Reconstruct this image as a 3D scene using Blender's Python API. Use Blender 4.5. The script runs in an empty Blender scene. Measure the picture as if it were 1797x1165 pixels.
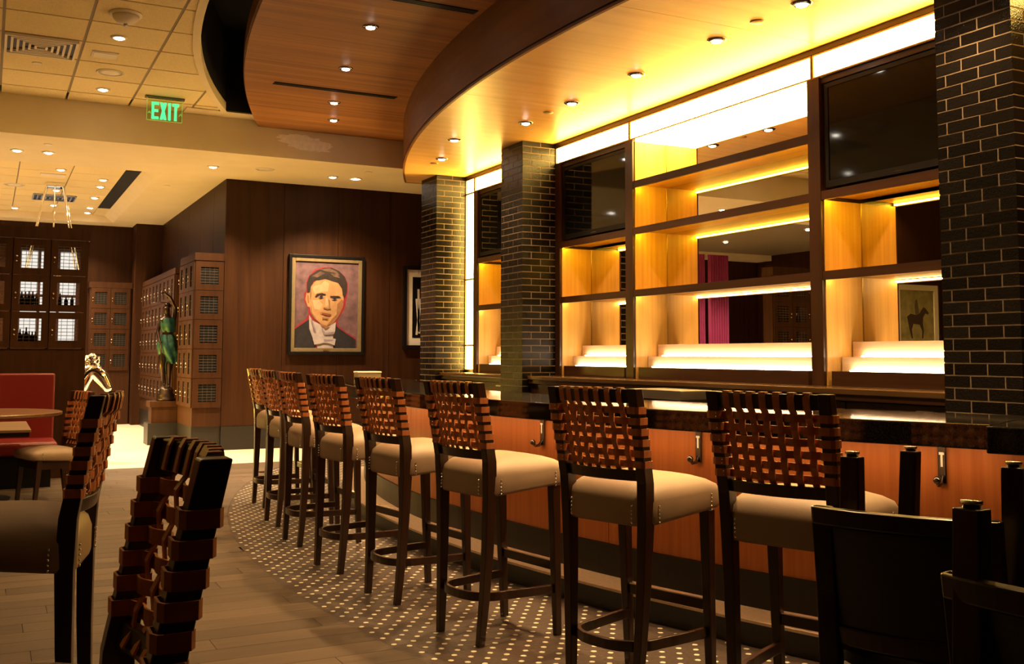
import bpy, bmesh, math, random
import numpy as np
from mathutils import Vector, Matrix
random.seed(7)
R = math.radians
S = bpy.context.scene
COL = S.collection

# ------------------------------------------------------------------ camera
F, CX, CY = 1792.7, 898.5, 489.7
YAW, PIT, ROL = R(27.14), R(4.281), R(0.174)
H = 1.25
fw = np.array([math.cos(PIT)*math.sin(YAW), math.cos(PIT)*math.cos(YAW), math.sin(PIT)])
rt = np.array([math.cos(YAW), -math.sin(YAW), 0.0])
up = np.cross(rt, fw)
r2 = math.cos(ROL)*rt + math.sin(ROL)*up
u2 = -math.sin(ROL)*rt + math.cos(ROL)*up
cam = bpy.data.cameras.new('camera')
cam.sensor_width = 36.0
cam.lens = F/1797*36
cam.shift_y = -(582.5-CY)/1797
cam.clip_start = 0.05
cam_o = bpy.data.objects.new('camera', cam)
COL.objects.link(cam_o)
cam_o.matrix_world = Matrix(((r2[0], u2[0], -fw[0], 0), (r2[1], u2[1], -fw[1], 0), (r2[2], u2[2], -fw[2], H), (0, 0, 0, 1)))
S.camera = cam_o

# ------------------------------------------------------------------ world, exposure
w = bpy.data.worlds.new('world')
S.world = w
w.use_nodes = True
w.node_tree.nodes['Background'].inputs[0].default_value = (0.9, 0.6, 0.35, 1)
w.node_tree.nodes['Background'].inputs[1].default_value = 0.02
S.view_settings.view_transform = 'Standard'
S.view_settings.look = 'None'
S.view_settings.gamma = 1.0
S.view_settings.use_curve_mapping = False
S.view_settings.exposure = 0.9
S.cycles.use_denoising = True
S.cycles.sample_clamp_indirect = 6.0
S.cycles.max_bounces = 8
S.cycles.caustics_reflective = False
S.cycles.caustics_refractive = False
WARM = (1.0, 0.63, 0.26)
LOBBY = (1.0, 0.72, 0.42)
P_CANOPY, P_WOOD, P_TILE, P_LOW, P_COFFER = 90, 225, 120, 290, 180


def ray(x, y):
    return fw + r2*(x-CX)/F - u2*(y-CY)/F


def onz(x, y, z):
    d = ray(x, y); t = (z-H)/d[2]
    return (t*d[0], t*d[1], z)


def onx(x, y, X):
    d = ray(x, y); t = X/d[0]
    return (X, t*d[1], H+t*d[2])


def ony(x, y, Y):
    d = ray(x, y); t = Y/d[1]
    return (t*d[0], Y, H+t*d[2])


# ------------------------------------------------------------------ materials
MATS = {}


def _base(name):
    m = bpy.data.materials.new(name)
    m.use_nodes = True
    nt = m.node_tree
    return m, nt, nt.nodes['Principled BSDF']


def mat(name, col, rough=0.5, metal=0.0, coat=0.0, var=0.0, scale=8.0, bump=0.0, bscale=60.0, rnd=0.0, spec=0.5, trans=0.0):
    if name in MATS:
        return MATS[name]
    m, nt, b = _base(name)
    L = nt.links.new
    b.inputs['Roughness'].default_value = rough
    b.inputs['Metallic'].default_value = metal
    b.inputs['Coat Weight'].default_value = coat
    b.inputs['Coat Roughness'].default_value = 0.08
    b.inputs['Specular IOR Level'].default_value = spec
    b.inputs['Transmission Weight'].default_value = trans
    tc = nt.nodes.new('ShaderNodeTexCoord')
    out = None
    rgb = nt.nodes.new('ShaderNodeRGB'); rgb.outputs[0].default_value = (*col, 1)
    out = rgb.outputs[0]
    if var > 0:
        n = nt.nodes.new('ShaderNodeTexNoise'); n.inputs['Scale'].default_value = scale; n.inputs['Detail'].default_value = 5
        L(tc.outputs['Object'], n.inputs['Vector'])
        mp = nt.nodes.new('ShaderNodeMapRange'); mp.inputs['To Min'].default_value = 1-var; mp.inputs['To Max'].default_value = 1+var
        mp.inputs['From Min'].default_value = 0.3; mp.inputs['From Max'].default_value = 0.7
        L(n.outputs['Fac'], mp.inputs['Value'])
        mx = nt.nodes.new('ShaderNodeMix'); mx.data_type = 'RGBA'; mx.blend_type = 'MULTIPLY'; mx.inputs[0].default_value = 1
        L(out, mx.inputs[6]); L(mp.outputs[0], mx.inputs[7])
        out = mx.outputs[2]
    if rnd > 0:
        oi = nt.nodes.new('ShaderNodeObjectInfo')
        mp = nt.nodes.new('ShaderNodeMapRange'); mp.inputs['To Min'].default_value = 1-rnd; mp.inputs['To Max'].default_value = 1+rnd
        L(oi.outputs['Random'], mp.inputs['Value'])
        mx = nt.nodes.new('ShaderNodeMix'); mx.data_type = 'RGBA'; mx.blend_type = 'MULTIPLY'; mx.inputs[0].default_value = 1
        L(out, mx.inputs[6]); L(mp.outputs[0], mx.inputs[7])
        out = mx.outputs[2]
    L(out, b.inputs['Base Color'])
    if bump > 0:
        n2 = nt.nodes.new('ShaderNodeTexNoise'); n2.inputs['Scale'].default_value = bscale; n2.inputs['Detail'].default_value = 4
        L(tc.outputs['Object'], n2.inputs['Vector'])
        bp = nt.nodes.new('ShaderNodeBump'); bp.inputs['Strength'].default_value = bump; bp.inputs['Distance'].default_value = 0.01
        L(n2.outputs['Fac'], bp.inputs['Height']); L(bp.outputs[0], b.inputs['Normal'])
    MATS[name] = m
    return m


def wood(name, c1, c2, axis='z', rough=0.4, coat=0.0, fine=14.0, stretch=0.6, rnd=0.0, bump=0.05, spec=0.4):
    if name in MATS:
        return MATS[name]
    m, nt, b = _base(name)
    L = nt.links.new
    tc = nt.nodes.new('ShaderNodeTexCoord')
    mp = nt.nodes.new('ShaderNodeMapping')
    sc = [fine*1.0]*3
    sc['xyz'.index(axis)] = stretch
    mp.inputs['Scale'].default_value = sc
    L(tc.outputs['Object'], mp.inputs['Vector'])
    vec = mp.outputs[0]
    oi = nt.nodes.new('ShaderNodeObjectInfo')
    if rnd > 0:
        vm = nt.nodes.new('ShaderNodeVectorMath'); vm.operation = 'ADD'
        cm = nt.nodes.new('ShaderNodeMath'); cm.operation = 'MULTIPLY'; cm.inputs[1].default_value = 37.0
        L(oi.outputs['Random'], cm.inputs[0]); L(vec, vm.inputs[0]); L(cm.outputs[0], vm.inputs[1])
        vec = vm.outputs[0]
    n = nt.nodes.new('ShaderNodeTexNoise'); n.inputs['Scale'].default_value = 1.0; n.inputs['Detail'].default_value = 7; n.inputs['Roughness'].default_value = 0.65
    L(vec, n.inputs['Vector'])
    cr = nt.nodes.new('ShaderNodeValToRGB')
    cr.color_ramp.elements[0].position = 0.32; cr.color_ramp.elements[0].color = (*c1, 1)
    cr.color_ramp.elements[1].position = 0.68; cr.color_ramp.elements[1].color = (*c2, 1)
    L(n.outputs['Fac'], cr.inputs[0])
    out = cr.outputs[0]
    if rnd > 0:
        mr = nt.nodes.new('ShaderNodeMapRange'); mr.inputs['To Min'].default_value = 1-rnd; mr.inputs['To Max'].default_value = 1+rnd
        L(oi.outputs['Random'], mr.inputs['Value'])
        mx = nt.nodes.new('ShaderNodeMix'); mx.data_type = 'RGBA'; mx.blend_type = 'MULTIPLY'; mx.inputs[0].default_value = 1
        L(out, mx.inputs[6]); L(mr.outputs[0], mx.inputs[7])
        out = mx.outputs[2]
    L(out, b.inputs['Base Color'])
    b.inputs['Roughness'].default_value = rough
    b.inputs['Coat Weight'].default_value = coat
    b.inputs['Coat Roughness'].default_value = 0.12
    b.inputs['Specular IOR Level'].default_value = spec
    if bump > 0:
        bp = nt.nodes.new('ShaderNodeBump'); bp.inputs['Strength'].default_value = bump; bp.inputs['Distance'].default_value = 0.004
        L(n.outputs['Fac'], bp.inputs['Height']); L(bp.outputs[0], b.inputs['Normal'])
    MATS[name] = m
    return m


def glow(name, col, strength):
    if name in MATS:
        return MATS[name]
    m = bpy.data.materials.new(name); m.use_nodes = True
    nt = m.node_tree
    for n in list(nt.nodes):
        if n.type == 'BSDF_PRINCIPLED':
            nt.nodes.remove(n)
    e = nt.nodes.new('ShaderNodeEmission')
    e.inputs[0].default_value = (*col, 1); e.inputs[1].default_value = strength
    nt.links.new(e.outputs[0], nt.nodes['Material Output'].inputs[0])
    MATS[name] = m
    return m


M_WALL = wood('walnut_panel', (0.026, 0.0085, 0.0028), (0.048, 0.0175, 0.0055), 'z', 0.5, 0.0, 16, 0.7, spec=0.14)
M_MILL = wood('dark_millwork', (0.022, 0.0075, 0.003), (0.044, 0.015, 0.0055), 'y', 0.35, 0.1, 22, 1.0)
M_MILLV = wood('dark_millwork_upright', (0.022, 0.0075, 0.003), (0.044, 0.015, 0.0055), 'z', 0.35, 0.1, 22, 1.0)
M_OAK = wood('amber_veneer', (0.48, 0.26, 0.06), (0.62, 0.37, 0.10), 'z', 0.42, 0.0, 30, 0.9)
M_OAKH = wood('amber_veneer_flat', (0.48, 0.26, 0.06), (0.62, 0.37, 0.10), 'y', 0.42, 0.0, 30, 0.9)
M_STEP = wood('maple_step', (0.50, 0.33, 0.19), (0.62, 0.43, 0.26), 'y', 0.45, 0.0, 30, 0.9)
M_BARP = wood('cherry_panel', (0.38, 0.11, 0.028), (0.50, 0.165, 0.045), 'z', 0.42, 0.0, 40, 1.0)
M_CEILW = wood('wood_ceiling', (0.17, 0.056, 0.010), (0.40, 0.170, 0.036), 'x', 0.5, 0.0, 9, 0.25)
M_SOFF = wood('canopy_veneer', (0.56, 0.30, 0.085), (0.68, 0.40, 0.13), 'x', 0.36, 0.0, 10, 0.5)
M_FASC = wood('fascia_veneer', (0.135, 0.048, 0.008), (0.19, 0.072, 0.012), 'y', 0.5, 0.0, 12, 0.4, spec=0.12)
M_PLANK = wood('floor_plank', (0.060, 0.040, 0.027), (0.098, 0.067, 0.046), 'x', 0.45, 0.0, 24, 1.2, rnd=0.22)
M_STOOL = wood('espresso_wood', (0.017, 0.0056, 0.0028), (0.034, 0.0115, 0.005), 'z', 0.3, 0.25, 30, 2.0)
M_LOCK = wood('locker_wood', (0.028, 0.0095, 0.0028), (0.050, 0.018, 0.0050), 'z', 0.55, 0.0, 20, 1.2, spec=0.15)
M_TABLE = wood('table_wood', (0.13, 0.06, 0.03), (0.2, 0.1, 0.05), 'x', 0.35, 0.1, 18, 1.0)
M_LEATHER = mat('tan_leather', (0.40, 0.122, 0.040), 0.42, var=0.15, scale=30, bump=0.1, bscale=220)
M_LEDGE = mat('leather_cut_edge', (0.62, 0.28, 0.12), 0.6)
M_CUSH = mat('taupe_cushion', (0.26, 0.172, 0.118), 0.55, var=0.05, scale=12, bump=0.06, bscale=300)
M_DARKUP = mat('dark_upholstery', (0.020, 0.014, 0.011), 0.6, bump=0.1, bscale=200)
M_NAIL = mat('nickel', (0.75, 0.70, 0.62), 0.22, 1.0)
M_BLACK = mat('black_paint', (0.005, 0.004, 0.004), 0.45, spec=0.2)
M_VOID = mat('void_black', (0.004, 0.004, 0.004), 0.9)
M_GRANITE = mat('black_granite', (0.011, 0.0095, 0.0085), 0.06, var=0.6, scale=160, coat=0.0, spec=0.38)
M_STONE = mat('black_stone', (0.008, 0.0062, 0.0048), 0.4, var=0.3, scale=30)
M_TAN = mat('tan_ledge_tile', (0.60, 0.45, 0.33), 0.55, var=0.1, scale=60)
M_BRICK = mat('black_glazed_brick', (0.006, 0.0048, 0.0045), 0.13, coat=0.0, bump=0.3, bscale=110, rnd=0.35, spec=0.2)
M_MORTAR = mat('mortar', (0.16, 0.112, 0.072), 0.9, var=0.1, scale=50)
M_CREAM = mat('cream_paint', (0.74, 0.62, 0.38), 0.85, var=0.03, scale=3)
M_ACT = mat('ceiling_tile', (0.78, 0.63, 0.32), 0.9, var=0.10, scale=90, bump=0.25, bscale=160, rnd=0.03)
M_GRID = mat('ceiling_grid', (0.26, 0.20, 0.11), 0.6)
M_WHITEP = mat('white_plastic', (0.75, 0.66, 0.50), 0.5)
M_MOSAIC = mat('brown_mosaic', (0.060, 0.041, 0.033), 0.4, var=0.22, scale=55, bump=0.3, bscale=42)
M_DOT = mat('white_mosaic', (0.62, 0.56, 0.46), 0.35, rnd=0.08)
M_TRAV = mat('travertine', (0.62, 0.54, 0.42), 0.35, var=0.08, scale=6)
M_CHROME = mat('chrome', (0.9, 0.9, 0.9), 0.06, 1.0)
M_DCHROME = mat('dark_chrome', (0.16, 0.15, 0.15), 0.2, 1.0)
M_SCREEN = mat('screen_glass', (0.003, 0.003, 0.003), 0.05, spec=0.35)
M_MIRROR = mat('mirror_glass', (0.80, 0.76, 0.70), 0.0, 1.0)
M_RED = mat('red_vinyl', (0.155, 0.008, 0.008), 0.4, bump=0.05, bscale=200)
M_BRASS = mat('brass_frame', (0.34, 0.20, 0.055), 0.35, 0.7)
M_GOLDL = mat('champagne_liner', (0.25, 0.19, 0.10), 0.4, 0.4, var=0.08, scale=20)
M_BRONZE = mat('bronze', (0.055, 0.034, 0.022), 0.32, 0.8, var=0.3, scale=14)
M_VERD = mat('verdigris', (0.016, 0.075, 0.055), 0.5, 0.3, var=0.5, scale=18)
M_STEEL = mat('brushed_steel', (0.45, 0.43, 0.40), 0.35, 1.0)
M_PINK = mat('magenta_drape', (0.36, 0.035, 0.17), 0.7, var=0.08, scale=6)
M_GLASS = mat('clear_pane', (0.9, 0.9, 0.9), 0.02, trans=1.0)
M_PANEL = glow('strip_panel_light', (1.0, 0.62, 0.13), 24.0)
M_LED = glow('amber_led', (1.0, 0.63, 0.035), 44.0)
M_LEDW = glow('warm_led', (1.0, 0.80, 0.56), 26.0)
M_LEDP = glow('peach_led', (1.0, 0.70, 0.26), 30.0)
M_LEDB = glow('counter_led', (1.0, 0.58, 0.24), 13.0)
M_LENS = glow('downlight_lens', (1.0, 0.90, 0.72), 30.0)
M_EXIT = glow('exit_green', (0.10, 1.0, 0.30), 0.75)
M_EXITE = glow('exit_edge', (0.45, 0.75, 0.10), 0.35)
M_GLOBE = glow('amber_globe', (1.0, 0.58, 0.09), 5.5)
M_DAY = glow('lit_window', (1.0, 0.93, 0.82), 0.6)


# ------------------------------------------------------------------ mesh helpers
class MB:
    def __init__(s):
        s.v, s.f, s.m = [], [], []

    def add(s, vs, fs, m=0):
        o = len(s.v)
        s.v += [tuple(map(float, p)) for p in vs]
        for f in fs:
            s.f.append(tuple(i+o for i in f)); s.m.append(m)
        return s

    def box(s, x0, x1, y0, y1, z0, z1, m=0):
        return s.add([(x0, y0, z0), (x1, y0, z0), (x1, y1, z0), (x0, y1, z0), (x0, y0, z1), (x1, y0, z1), (x1, y1, z1), (x0, y1, z1)],
                     [(0, 3, 2, 1), (4, 5, 6, 7), (0, 1, 5, 4), (1, 2, 6, 5), (2, 3, 7, 6), (3, 0, 4, 7)], m)

    def prism(s, poly, z0, z1, m=0):
        n = len(poly)
        return s.add([(x, y, z0) for x, y in poly]+[(x, y, z1) for x, y in poly],
                     [tuple(range(n))[::-1], tuple(range(n, 2*n))]+[(i, (i+1) % n, n+(i+1) % n, n+i) for i in range(n)], m)

    def strip(s, a, b, z0, z1, m=0):
        """curved slab between polylines a and b (same length), z0..z1"""
        n = len(a)
        vs = [(x, y, z0) for x, y in a]+[(x, y, z0) for x, y in b]+[(x, y, z1) for x, y in a]+[(x, y, z1) for x, y in b]
        fs = []
        for i in range(n-1):
            fs += [(i, i+1, n+i+1, n+i), (2*n+i, 3*n+i, 3*n+i+1, 2*n+i+1), (i, 2*n+i, 2*n+i+1, i+1), (n+i, n+i+1, 3*n+i+1, 3*n+i)]
        fs += [(0, n, 3*n, 2*n), (n-1, 3*n-1, 4*n-1, 2*n-1)]
        fs[-1] = (n-1, 2*n+n-1, 3*n+n-1, n+n-1)
        return s.add(vs, fs, m)

    def loft(s, rings, m=0, cap=True, closed=True):
        n = len(rings[0]); vs = [p for r in rings for p in r]; fs = []
        for k in range(len(rings)-1):
            for i in range(n if closed else n-1):
                j = (i+1) % n
                fs.append((k*n+i, k*n+j, (k+1)*n+j, (k+1)*n+i))
        if cap:
            fs.append(tuple(range(n))[::-1]); fs.append(tuple(range((len(rings)-1)*n, len(rings)*n)))
        return s.add(vs, fs, m)

    def bar(s, path, wx, wy, m=0):
        """rectangular section in x/y (for near-vertical legs): path of points, half sizes lists"""
        rings = []
        for (x, y, z), a, b in zip(path, wx, wy):
            rings.append([(x-a, y-b, z), (x+a, y-b, z), (x+a, y+b, z), (x-a, y+b, z)])
        return s.loft(rings, m)

    def hbar(s, path, hw, hz, m=0, closed=False):
        """horizontal bar along path (x,y,z): half width in plan, half height"""
        n = len(path); rings = []
        for i, p in enumerate(path):
            a = path[i-1] if (i > 0 or closed) else p
            b = path[(i+1) % n] if (i < n-1 or closed) else p
            t = Vector((b[0]-a[0], b[1]-a[1])).normalized()
            nx, ny = -t.y, t.x
            x, y, z = p
            rings.append([(x+nx*hw, y+ny*hw, z-hz), (x-nx*hw, y-ny*hw, z-hz), (x-nx*hw, y-ny*hw, z+hz), (x+nx*hw, y+ny*hw, z+hz)])
        if closed:
            rings.append(rings[0])
        return s.loft(rings, m, cap=not closed)

    def ribbon(s, path, thick, wvec, hw, m=0, closed=False):
        """strap: path in space, width along wvec, thickness in the remaining direction"""
        n = len(path); wv = Vector(wvec).normalized(); rings = []
        for i, p in enumerate(path):
            a = Vector(path[i-1] if (i > 0 or closed) else p)
            b = Vector(path[(i+1) % n] if (i < n-1 or closed) else p)
            t = (b-a)
            if t.length < 1e-9:
                t = Vector((1, 0, 0))
            nn = t.cross(wv).normalized()*thick/2
            q = Vector(p); h = wv*hw
            rings.append([q-nn-h, q+nn-h, q+nn+h, q-nn+h])
        if closed:
            rings.append(rings[0])
        k0 = len(s.m)
        s.loft(rings, m, cap=not closed)
        for q in range((len(rings)-1)*4):
            if q % 2 == 0:
                s.m[k0+q] = m+1
        return s

    def tube(s, path, r, n=8, m=0):
        rings = []
        pts = [Vector(p) for p in path]
        rr = r if isinstance(r, (list, tuple)) else [r]*len(pts)
        for i, p in enumerate(pts):
            t = (pts[min(i+1, len(pts)-1)]-pts[max(i-1, 0)]).normalized()
            a = t.orthogonal().normalized() if i == 0 else (a-t*a.dot(t)).normalized()
            b = t.cross(a)
            rings.append([p+(a*math.cos(2*math.pi*k/n)+b*math.sin(2*math.pi*k/n))*rr[i] for k in range(n)])
        return s.loft(rings, m)

    def lathe(s, prof, n=20, c=(0, 0), m=0, cap=True):
        return s.loft([[(c[0]+r*math.cos(2*math.pi*k/n), c[1]+r*math.sin(2*math.pi*k/n), z) for k in range(n)] for r, z in prof], m, cap)

    def ball(s, c, r, n=8, m=0):
        rings = [[(c[0]+r*math.sin(a)*math.cos(2*math.pi*k/n), c[1]+r*math.sin(a)*math.sin(2*math.pi*k/n), c[2]+r*math.cos(a)) for k in range(n)]
                 for a in [math.pi*(j+0.5)/(n//2+1) for j in range(n//2+1)]]
        return s.loft(rings, m)

    def build(s, name, mats, parent=None, smooth=False, bevel=0.0, loc=None, link=True, seg=2, stuff=False):
        me = bpy.data.meshes.new(name)
        me.from_pydata(s.v, [], s.f)
        ms = mats if isinstance(mats, (list, tuple)) else [mats]
        for q in ms:
            me.materials.append(q)
        me.polygons.foreach_set('material_index', s.m)
        bm = bmesh.new(); bm.from_mesh(me)
        bmesh.ops.recalc_face_normals(bm, faces=bm.faces)
        bm.to_mesh(me); bm.free()
        if smooth:
            me.polygons.foreach_set('use_smooth', [True]*len(me.polygons))
        me.update()
        o = bpy.data.objects.new(name, me)
        COL.objects.link(o)
        if parent is not None:
            o.parent = parent
        if loc is not None:
            o.location = loc
        if bevel > 0:
            b = o.modifiers.new('bevel', 'BEVEL'); b.width = bevel; b.segments = seg; b.limit_method = 'ANGLE'; b.angle_limit = R(40)
            b.harden_normals = False
        if stuff:
            o['kind'] = 'stuff'
        return o


def part(name, fn, mats, parent=None, **k):
    b = MB(); fn(b)
    return b.build(name, mats, parent, **k)


def box(name, a, mats, parent=None, **k):
    return MB().box(*a).build(name, mats, parent, **k)


def tag(o, label, cat, group=None):
    o['label'] = label; o['category'] = cat
    if group:
        o['group'] = group
    return o


def thing(name, label, cat, loc=(0, 0, 0), rz=0.0, group=None):
    o = bpy.data.objects.new(name, None); COL.objects.link(o)
    o.location = loc; o.rotation_euler = (0, 0, rz)
    o.empty_display_size = 0.1
    return tag(o, label, cat, group)


def struct(o):
    o['kind'] = 'structure'
    return o


def inst(src, name, parent=None, loc=None):
    o = bpy.data.objects.new(name, src.data); COL.objects.link(o)
    if parent is not None:
        o.parent = parent
    if loc is not None:
        o.location = loc
    return o


def copy_tree(o, parent=None):
    c = o.copy(); COL.objects.link(c); c.parent = parent
    for ch in list(o.children):
        copy_tree(ch, c)
    return c


def spot(parent, loc, power, size=100, blend=0.6, col=WARM, rad=0.045, aim=None):
    l = bpy.data.lights.new('lamp', 'SPOT'); l.energy = power; l.color = col
    l.spot_size = R(size); l.spot_blend = blend; l.shadow_soft_size = rad
    o = bpy.data.objects.new('lamp', l); COL.objects.link(o); o.parent = parent; o.location = loc
    if aim is not None:
        o.rotation_euler = Vector(aim).to_track_quat('-Z', 'Y').to_euler()
    return o


def arc_x(c, y):
    return c[0]-math.sqrt(max(c[2]**2-(y-c[1])**2, 0))


def frange(a, b, n):
    return [a+(b-a)*i/(n-1) for i in range(n)]


BAR = (11.932, 6.404, 9.423)
MOS = (12.995, 5.871, 11.515)
CAN = (17.379, 6.154, 14.017)
WED = (18.890, 6.048, 17.189)
TED = (13.108, 7.155, 11.694)
Z_SOF, Z_WD, Z_TL, Z_LOW, Z_COF = 3.42, 3.949, 4.027, 3.60, 3.72
Y_HDR, Y_WALL, Y_FAR = 12.0, 13.81, 20.0
X_COL, X_FR, X_MIR = 4.745, 5.126, 5.489


def barpt(r, ph):
    return (BAR[0]-r*math.cos(ph), BAR[1]+r*math.sin(ph))


def phi(y, r=9.423):
    return math.asin((y-BAR[1])/r)


# ------------------------------------------------------------------ floors
FL = struct(box('floor', (-6.2, 6.3, -4.2, 20.3, -0.12, -0.022), M_PLANK))
pw = 0.165
y = 0.9
k = 0
while y < 12.04:
    y1 = min(y+pw, 12.05)
    xe0, xe1 = arc_x(MOS, y), arc_x(MOS, y1)
    x = -0.75-random.random()*0.9
    while x < min(xe0, xe1)-0.05:
        x1 = x+1.22
        e0 = min(x1, xe0); e1 = min(x1, xe1)
        if e0-x > 0.03:
            g = 0.0012
            MB().prism([(x+g, y+g), (e0-g, y+g), (e1-g, y1-g), (x+g, y1-g)], -0.018, 0.0).build('plank', M_PLANK, FL)
        x = x1
    y = y1
struct(box('floor_lobby', (-6.2, 6.2, 12.055, 20.3, -0.02, 0.0), M_TRAV))
ys = frange(0.3, 12.05, 60)
fm = MB().strip([(arc_x(MOS, v), v) for v in ys], [(4.1, v) for v in ys], -0.02, -0.0005).build('floor_mosaic', M_MOSAIC)
struct(fm)
struct(box('floor_service', (4.1, 6.2, -4.2, 12.05, -0.02, -0.0005), M_STONE))
# white hexagon mosaic tiles set in the brown field
hexm = MB().prism([(0.0132*math.cos(a*math.pi/3+0.3), 0.0132*math.sin(a*math.pi/3+0.3)) for a in range(6)], 0.0, 0.0012)
pts = []
for i in range(-140, 200):
    for j in range(-140, 200):
        px, py = 1.596+0.0530*i+0.0425*j, 4.491-0.0500*i+0.0625*j
        if 1.9 < py < 11.98:
            xo = arc_x(MOS, py)
            xi = BAR[0]-math.sqrt(9.40**2-(py-BAR[1])**2)
            if xo+0.02 < px < xi-0.01:
                pts.append((px, py))
pts.sort(key=lambda p: p[0]*fw[0]+p[1]*fw[1] + (0 if (p[0]*rt[0]+p[1]*rt[1])/(p[0]*fw[0]+p[1]*fw[1]) < 0.05 else 50))
hex0 = None
for p in pts[:300]:
    if hex0 is None:
        hex0 = hexm.build('white_tile', M_DOT, fm, loc=(p[0], p[1], -0.0004))
    else:
        inst(hex0, 'white_tile', fm, (p[0], p[1], -0.0004))
rest = MB()
for p in pts[300:]:
    rest.add([(p[0]+0.0132*math.cos(a*math.pi/3+0.3), p[1]+0.0132*math.sin(a*math.pi/3+0.3), zz) for zz in (-0.0004, 0.0008) for a in range(6)],
             [(6, 7, 8, 9, 10, 11)]+[(a, (a+1) % 6, 6+(a+1) % 6, 6+a) for a in range(6)])
rest.build('white_tile_field', M_DOT, fm, stuff=True)

# ------------------------------------------------------------------ walls
def wallpanels(parent, axis, pos, edges, z0, z1, d, mats):
    for a, b in zip(edges[:-1], edges[1:]):
        g = 0.003
        if axis == 'y':
            box('panel', (a+g, b-g, pos-d, pos, z0, z1), mats, parent)
        else:
            box('panel', (pos-d, pos, a+g, b-g, z0, z1), mats, parent)


wn = struct(box('wall_portrait', (2.79, 6.2, Y_WALL, Y_WALL+0.15, 0, Z_LOW), M_BLACK))
wallpanels(wn, 'y', Y_WALL+0.001, [2.772, 3.56, 4.33, 5.10, 5.87, 6.2], 0.31, Z_LOW, 0.018, M_WALL)
struct(box('baseboard_portrait', (2.772, 6.2, Y_WALL-0.03, Y_WALL, 0, 0.308), M_STONE))
ws = struct(box('wall_side', (2.79, 2.94, Y_WALL+0.15, Y_FAR, 0, Z_LOW), M_BLACK))
wallpanels(ws, 'x', 2.791, [13.81, 14.6, 15.6, 16.6, 17.6, 18.6, 20.0], 0.31, Z_LOW, 0.018, M_WALL)
struct(box('baseboard_side', (2.75, 2.79, Y_WALL+0.15, Y_FAR, 0, 0.308), M_STONE))
wf = struct(box('wall_far', (-6.2, 2.94, Y_FAR, Y_FAR+0.15, 0, 4.1), M_BLACK))
wallpanels(wf, 'y', Y_FAR+0.001, [-6.2, -5, -4, -3, -2, -1, 0, 0.4, 1.45, 2.35, 2.8], 0.31, Z_LOW, 0.018, M_WALL)
struct(box('baseboard_far', (-6.2, 2.75, Y_FAR-0.03, Y_FAR, 0, 0.308), M_STONE))
pil = struct(box('trim_1', (2.32, 2.772, 19.35, Y_FAR-0.03, 0, Z_LOW), M_WALL))
struct(box('wall_left', (-6.35, -6.2, -4.35, 20.3, 0, 4.6), M_WALL))
struct(box('wall_rear', (-6.2, 6.3, -4.35, -4.2, 0, 4.6), M_WALL))
struct(box('wall_back_bar', (5.75, 6.3, -4.2, Y_WALL, 0, 4.6), M_WALL))
# the wood wall beside the locker partition, out of the picture, seen only in the mirrors
struct(box('wall_booth', (-6.2, -1.25, 11.5, 11.65, 0, 4.0), M_WALL))

# ------------------------------------------------------------------ ceilings
def ted(yv):
    return min(arc_x(TED, yv), arc_x(WED, yv)-0.28)


ys = frange(-4.2, 11.72, 50)
ct = struct(MB().strip([(-6.2, v) for v in ys], [(ted(v)-0.03, v) for v in ys], Z_TL+0.012, Z_TL+0.3).build('ceiling_tiled', M_GRID))
gx = [-0.62+0.645*i for i in range(6)]
gy = [12.25-0.645*i for i in range(9)]
for i in range(len(gx)-1):
    for j in range(len(gy)-1):
        x0, x1, y1, y0 = gx[i]+0.012, gx[i+1]-0.012, min(gy[j]-0.012, Y_HDR), gy[j+1]+0.012
        if y0 > Y_HDR-0.05:
            continue
        e0, e1 = ted(y0)-0.05, ted(y1)-0.05
        if y0 < 11.7 < y1:
            pass
        if max(x0, 0) > max(e0, e1):
            continue
        poly = [(x0, y0), (x1, y0), (x1, y1), (x0, y1)]
        # clip by the chord of the curved edge
        out = []
        def inside(p):
            return p[0] <= e0+(e1-e0)*(p[1]-y0)/(y1-y0)+1e-9
        for q in range(4):
            a, b = poly[q], poly[(q+1) % 4]
            ia, ib = inside(a), inside(b)
            if ia:
                out.append(a)
            if ia != ib:
                lo, hi = 0.0, 1.0
                for _ in range(30):
                    mid = (lo+hi)/2
                    pm = (a[0]+(b[0]-a[0])*mid, a[1]+(b[1]-a[1])*mid)
                    if inside(pm) == ia:
                        lo = mid
                    else:
                        hi = mid
                out.append((a[0]+(b[0]-a[0])*lo, a[1]+(b[1]-a[1])*lo))
        if len(out) >= 3:
            MB().prism(out, Z_TL, Z_TL+0.014).build('ceiling_panel', M_ACT, ct)
# near ceiling (behind the frame edge): one tiled field
struct(box('ceiling_near', (-6.2, 1.2, -4.2, gy[-1], Z_TL, Z_TL+0.010), M_ACT))
struct(box('ceiling_left', (-6.2, gx[0], gy[-1], Y_HDR, Z_TL, Z_TL+0.010), M_ACT))
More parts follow.
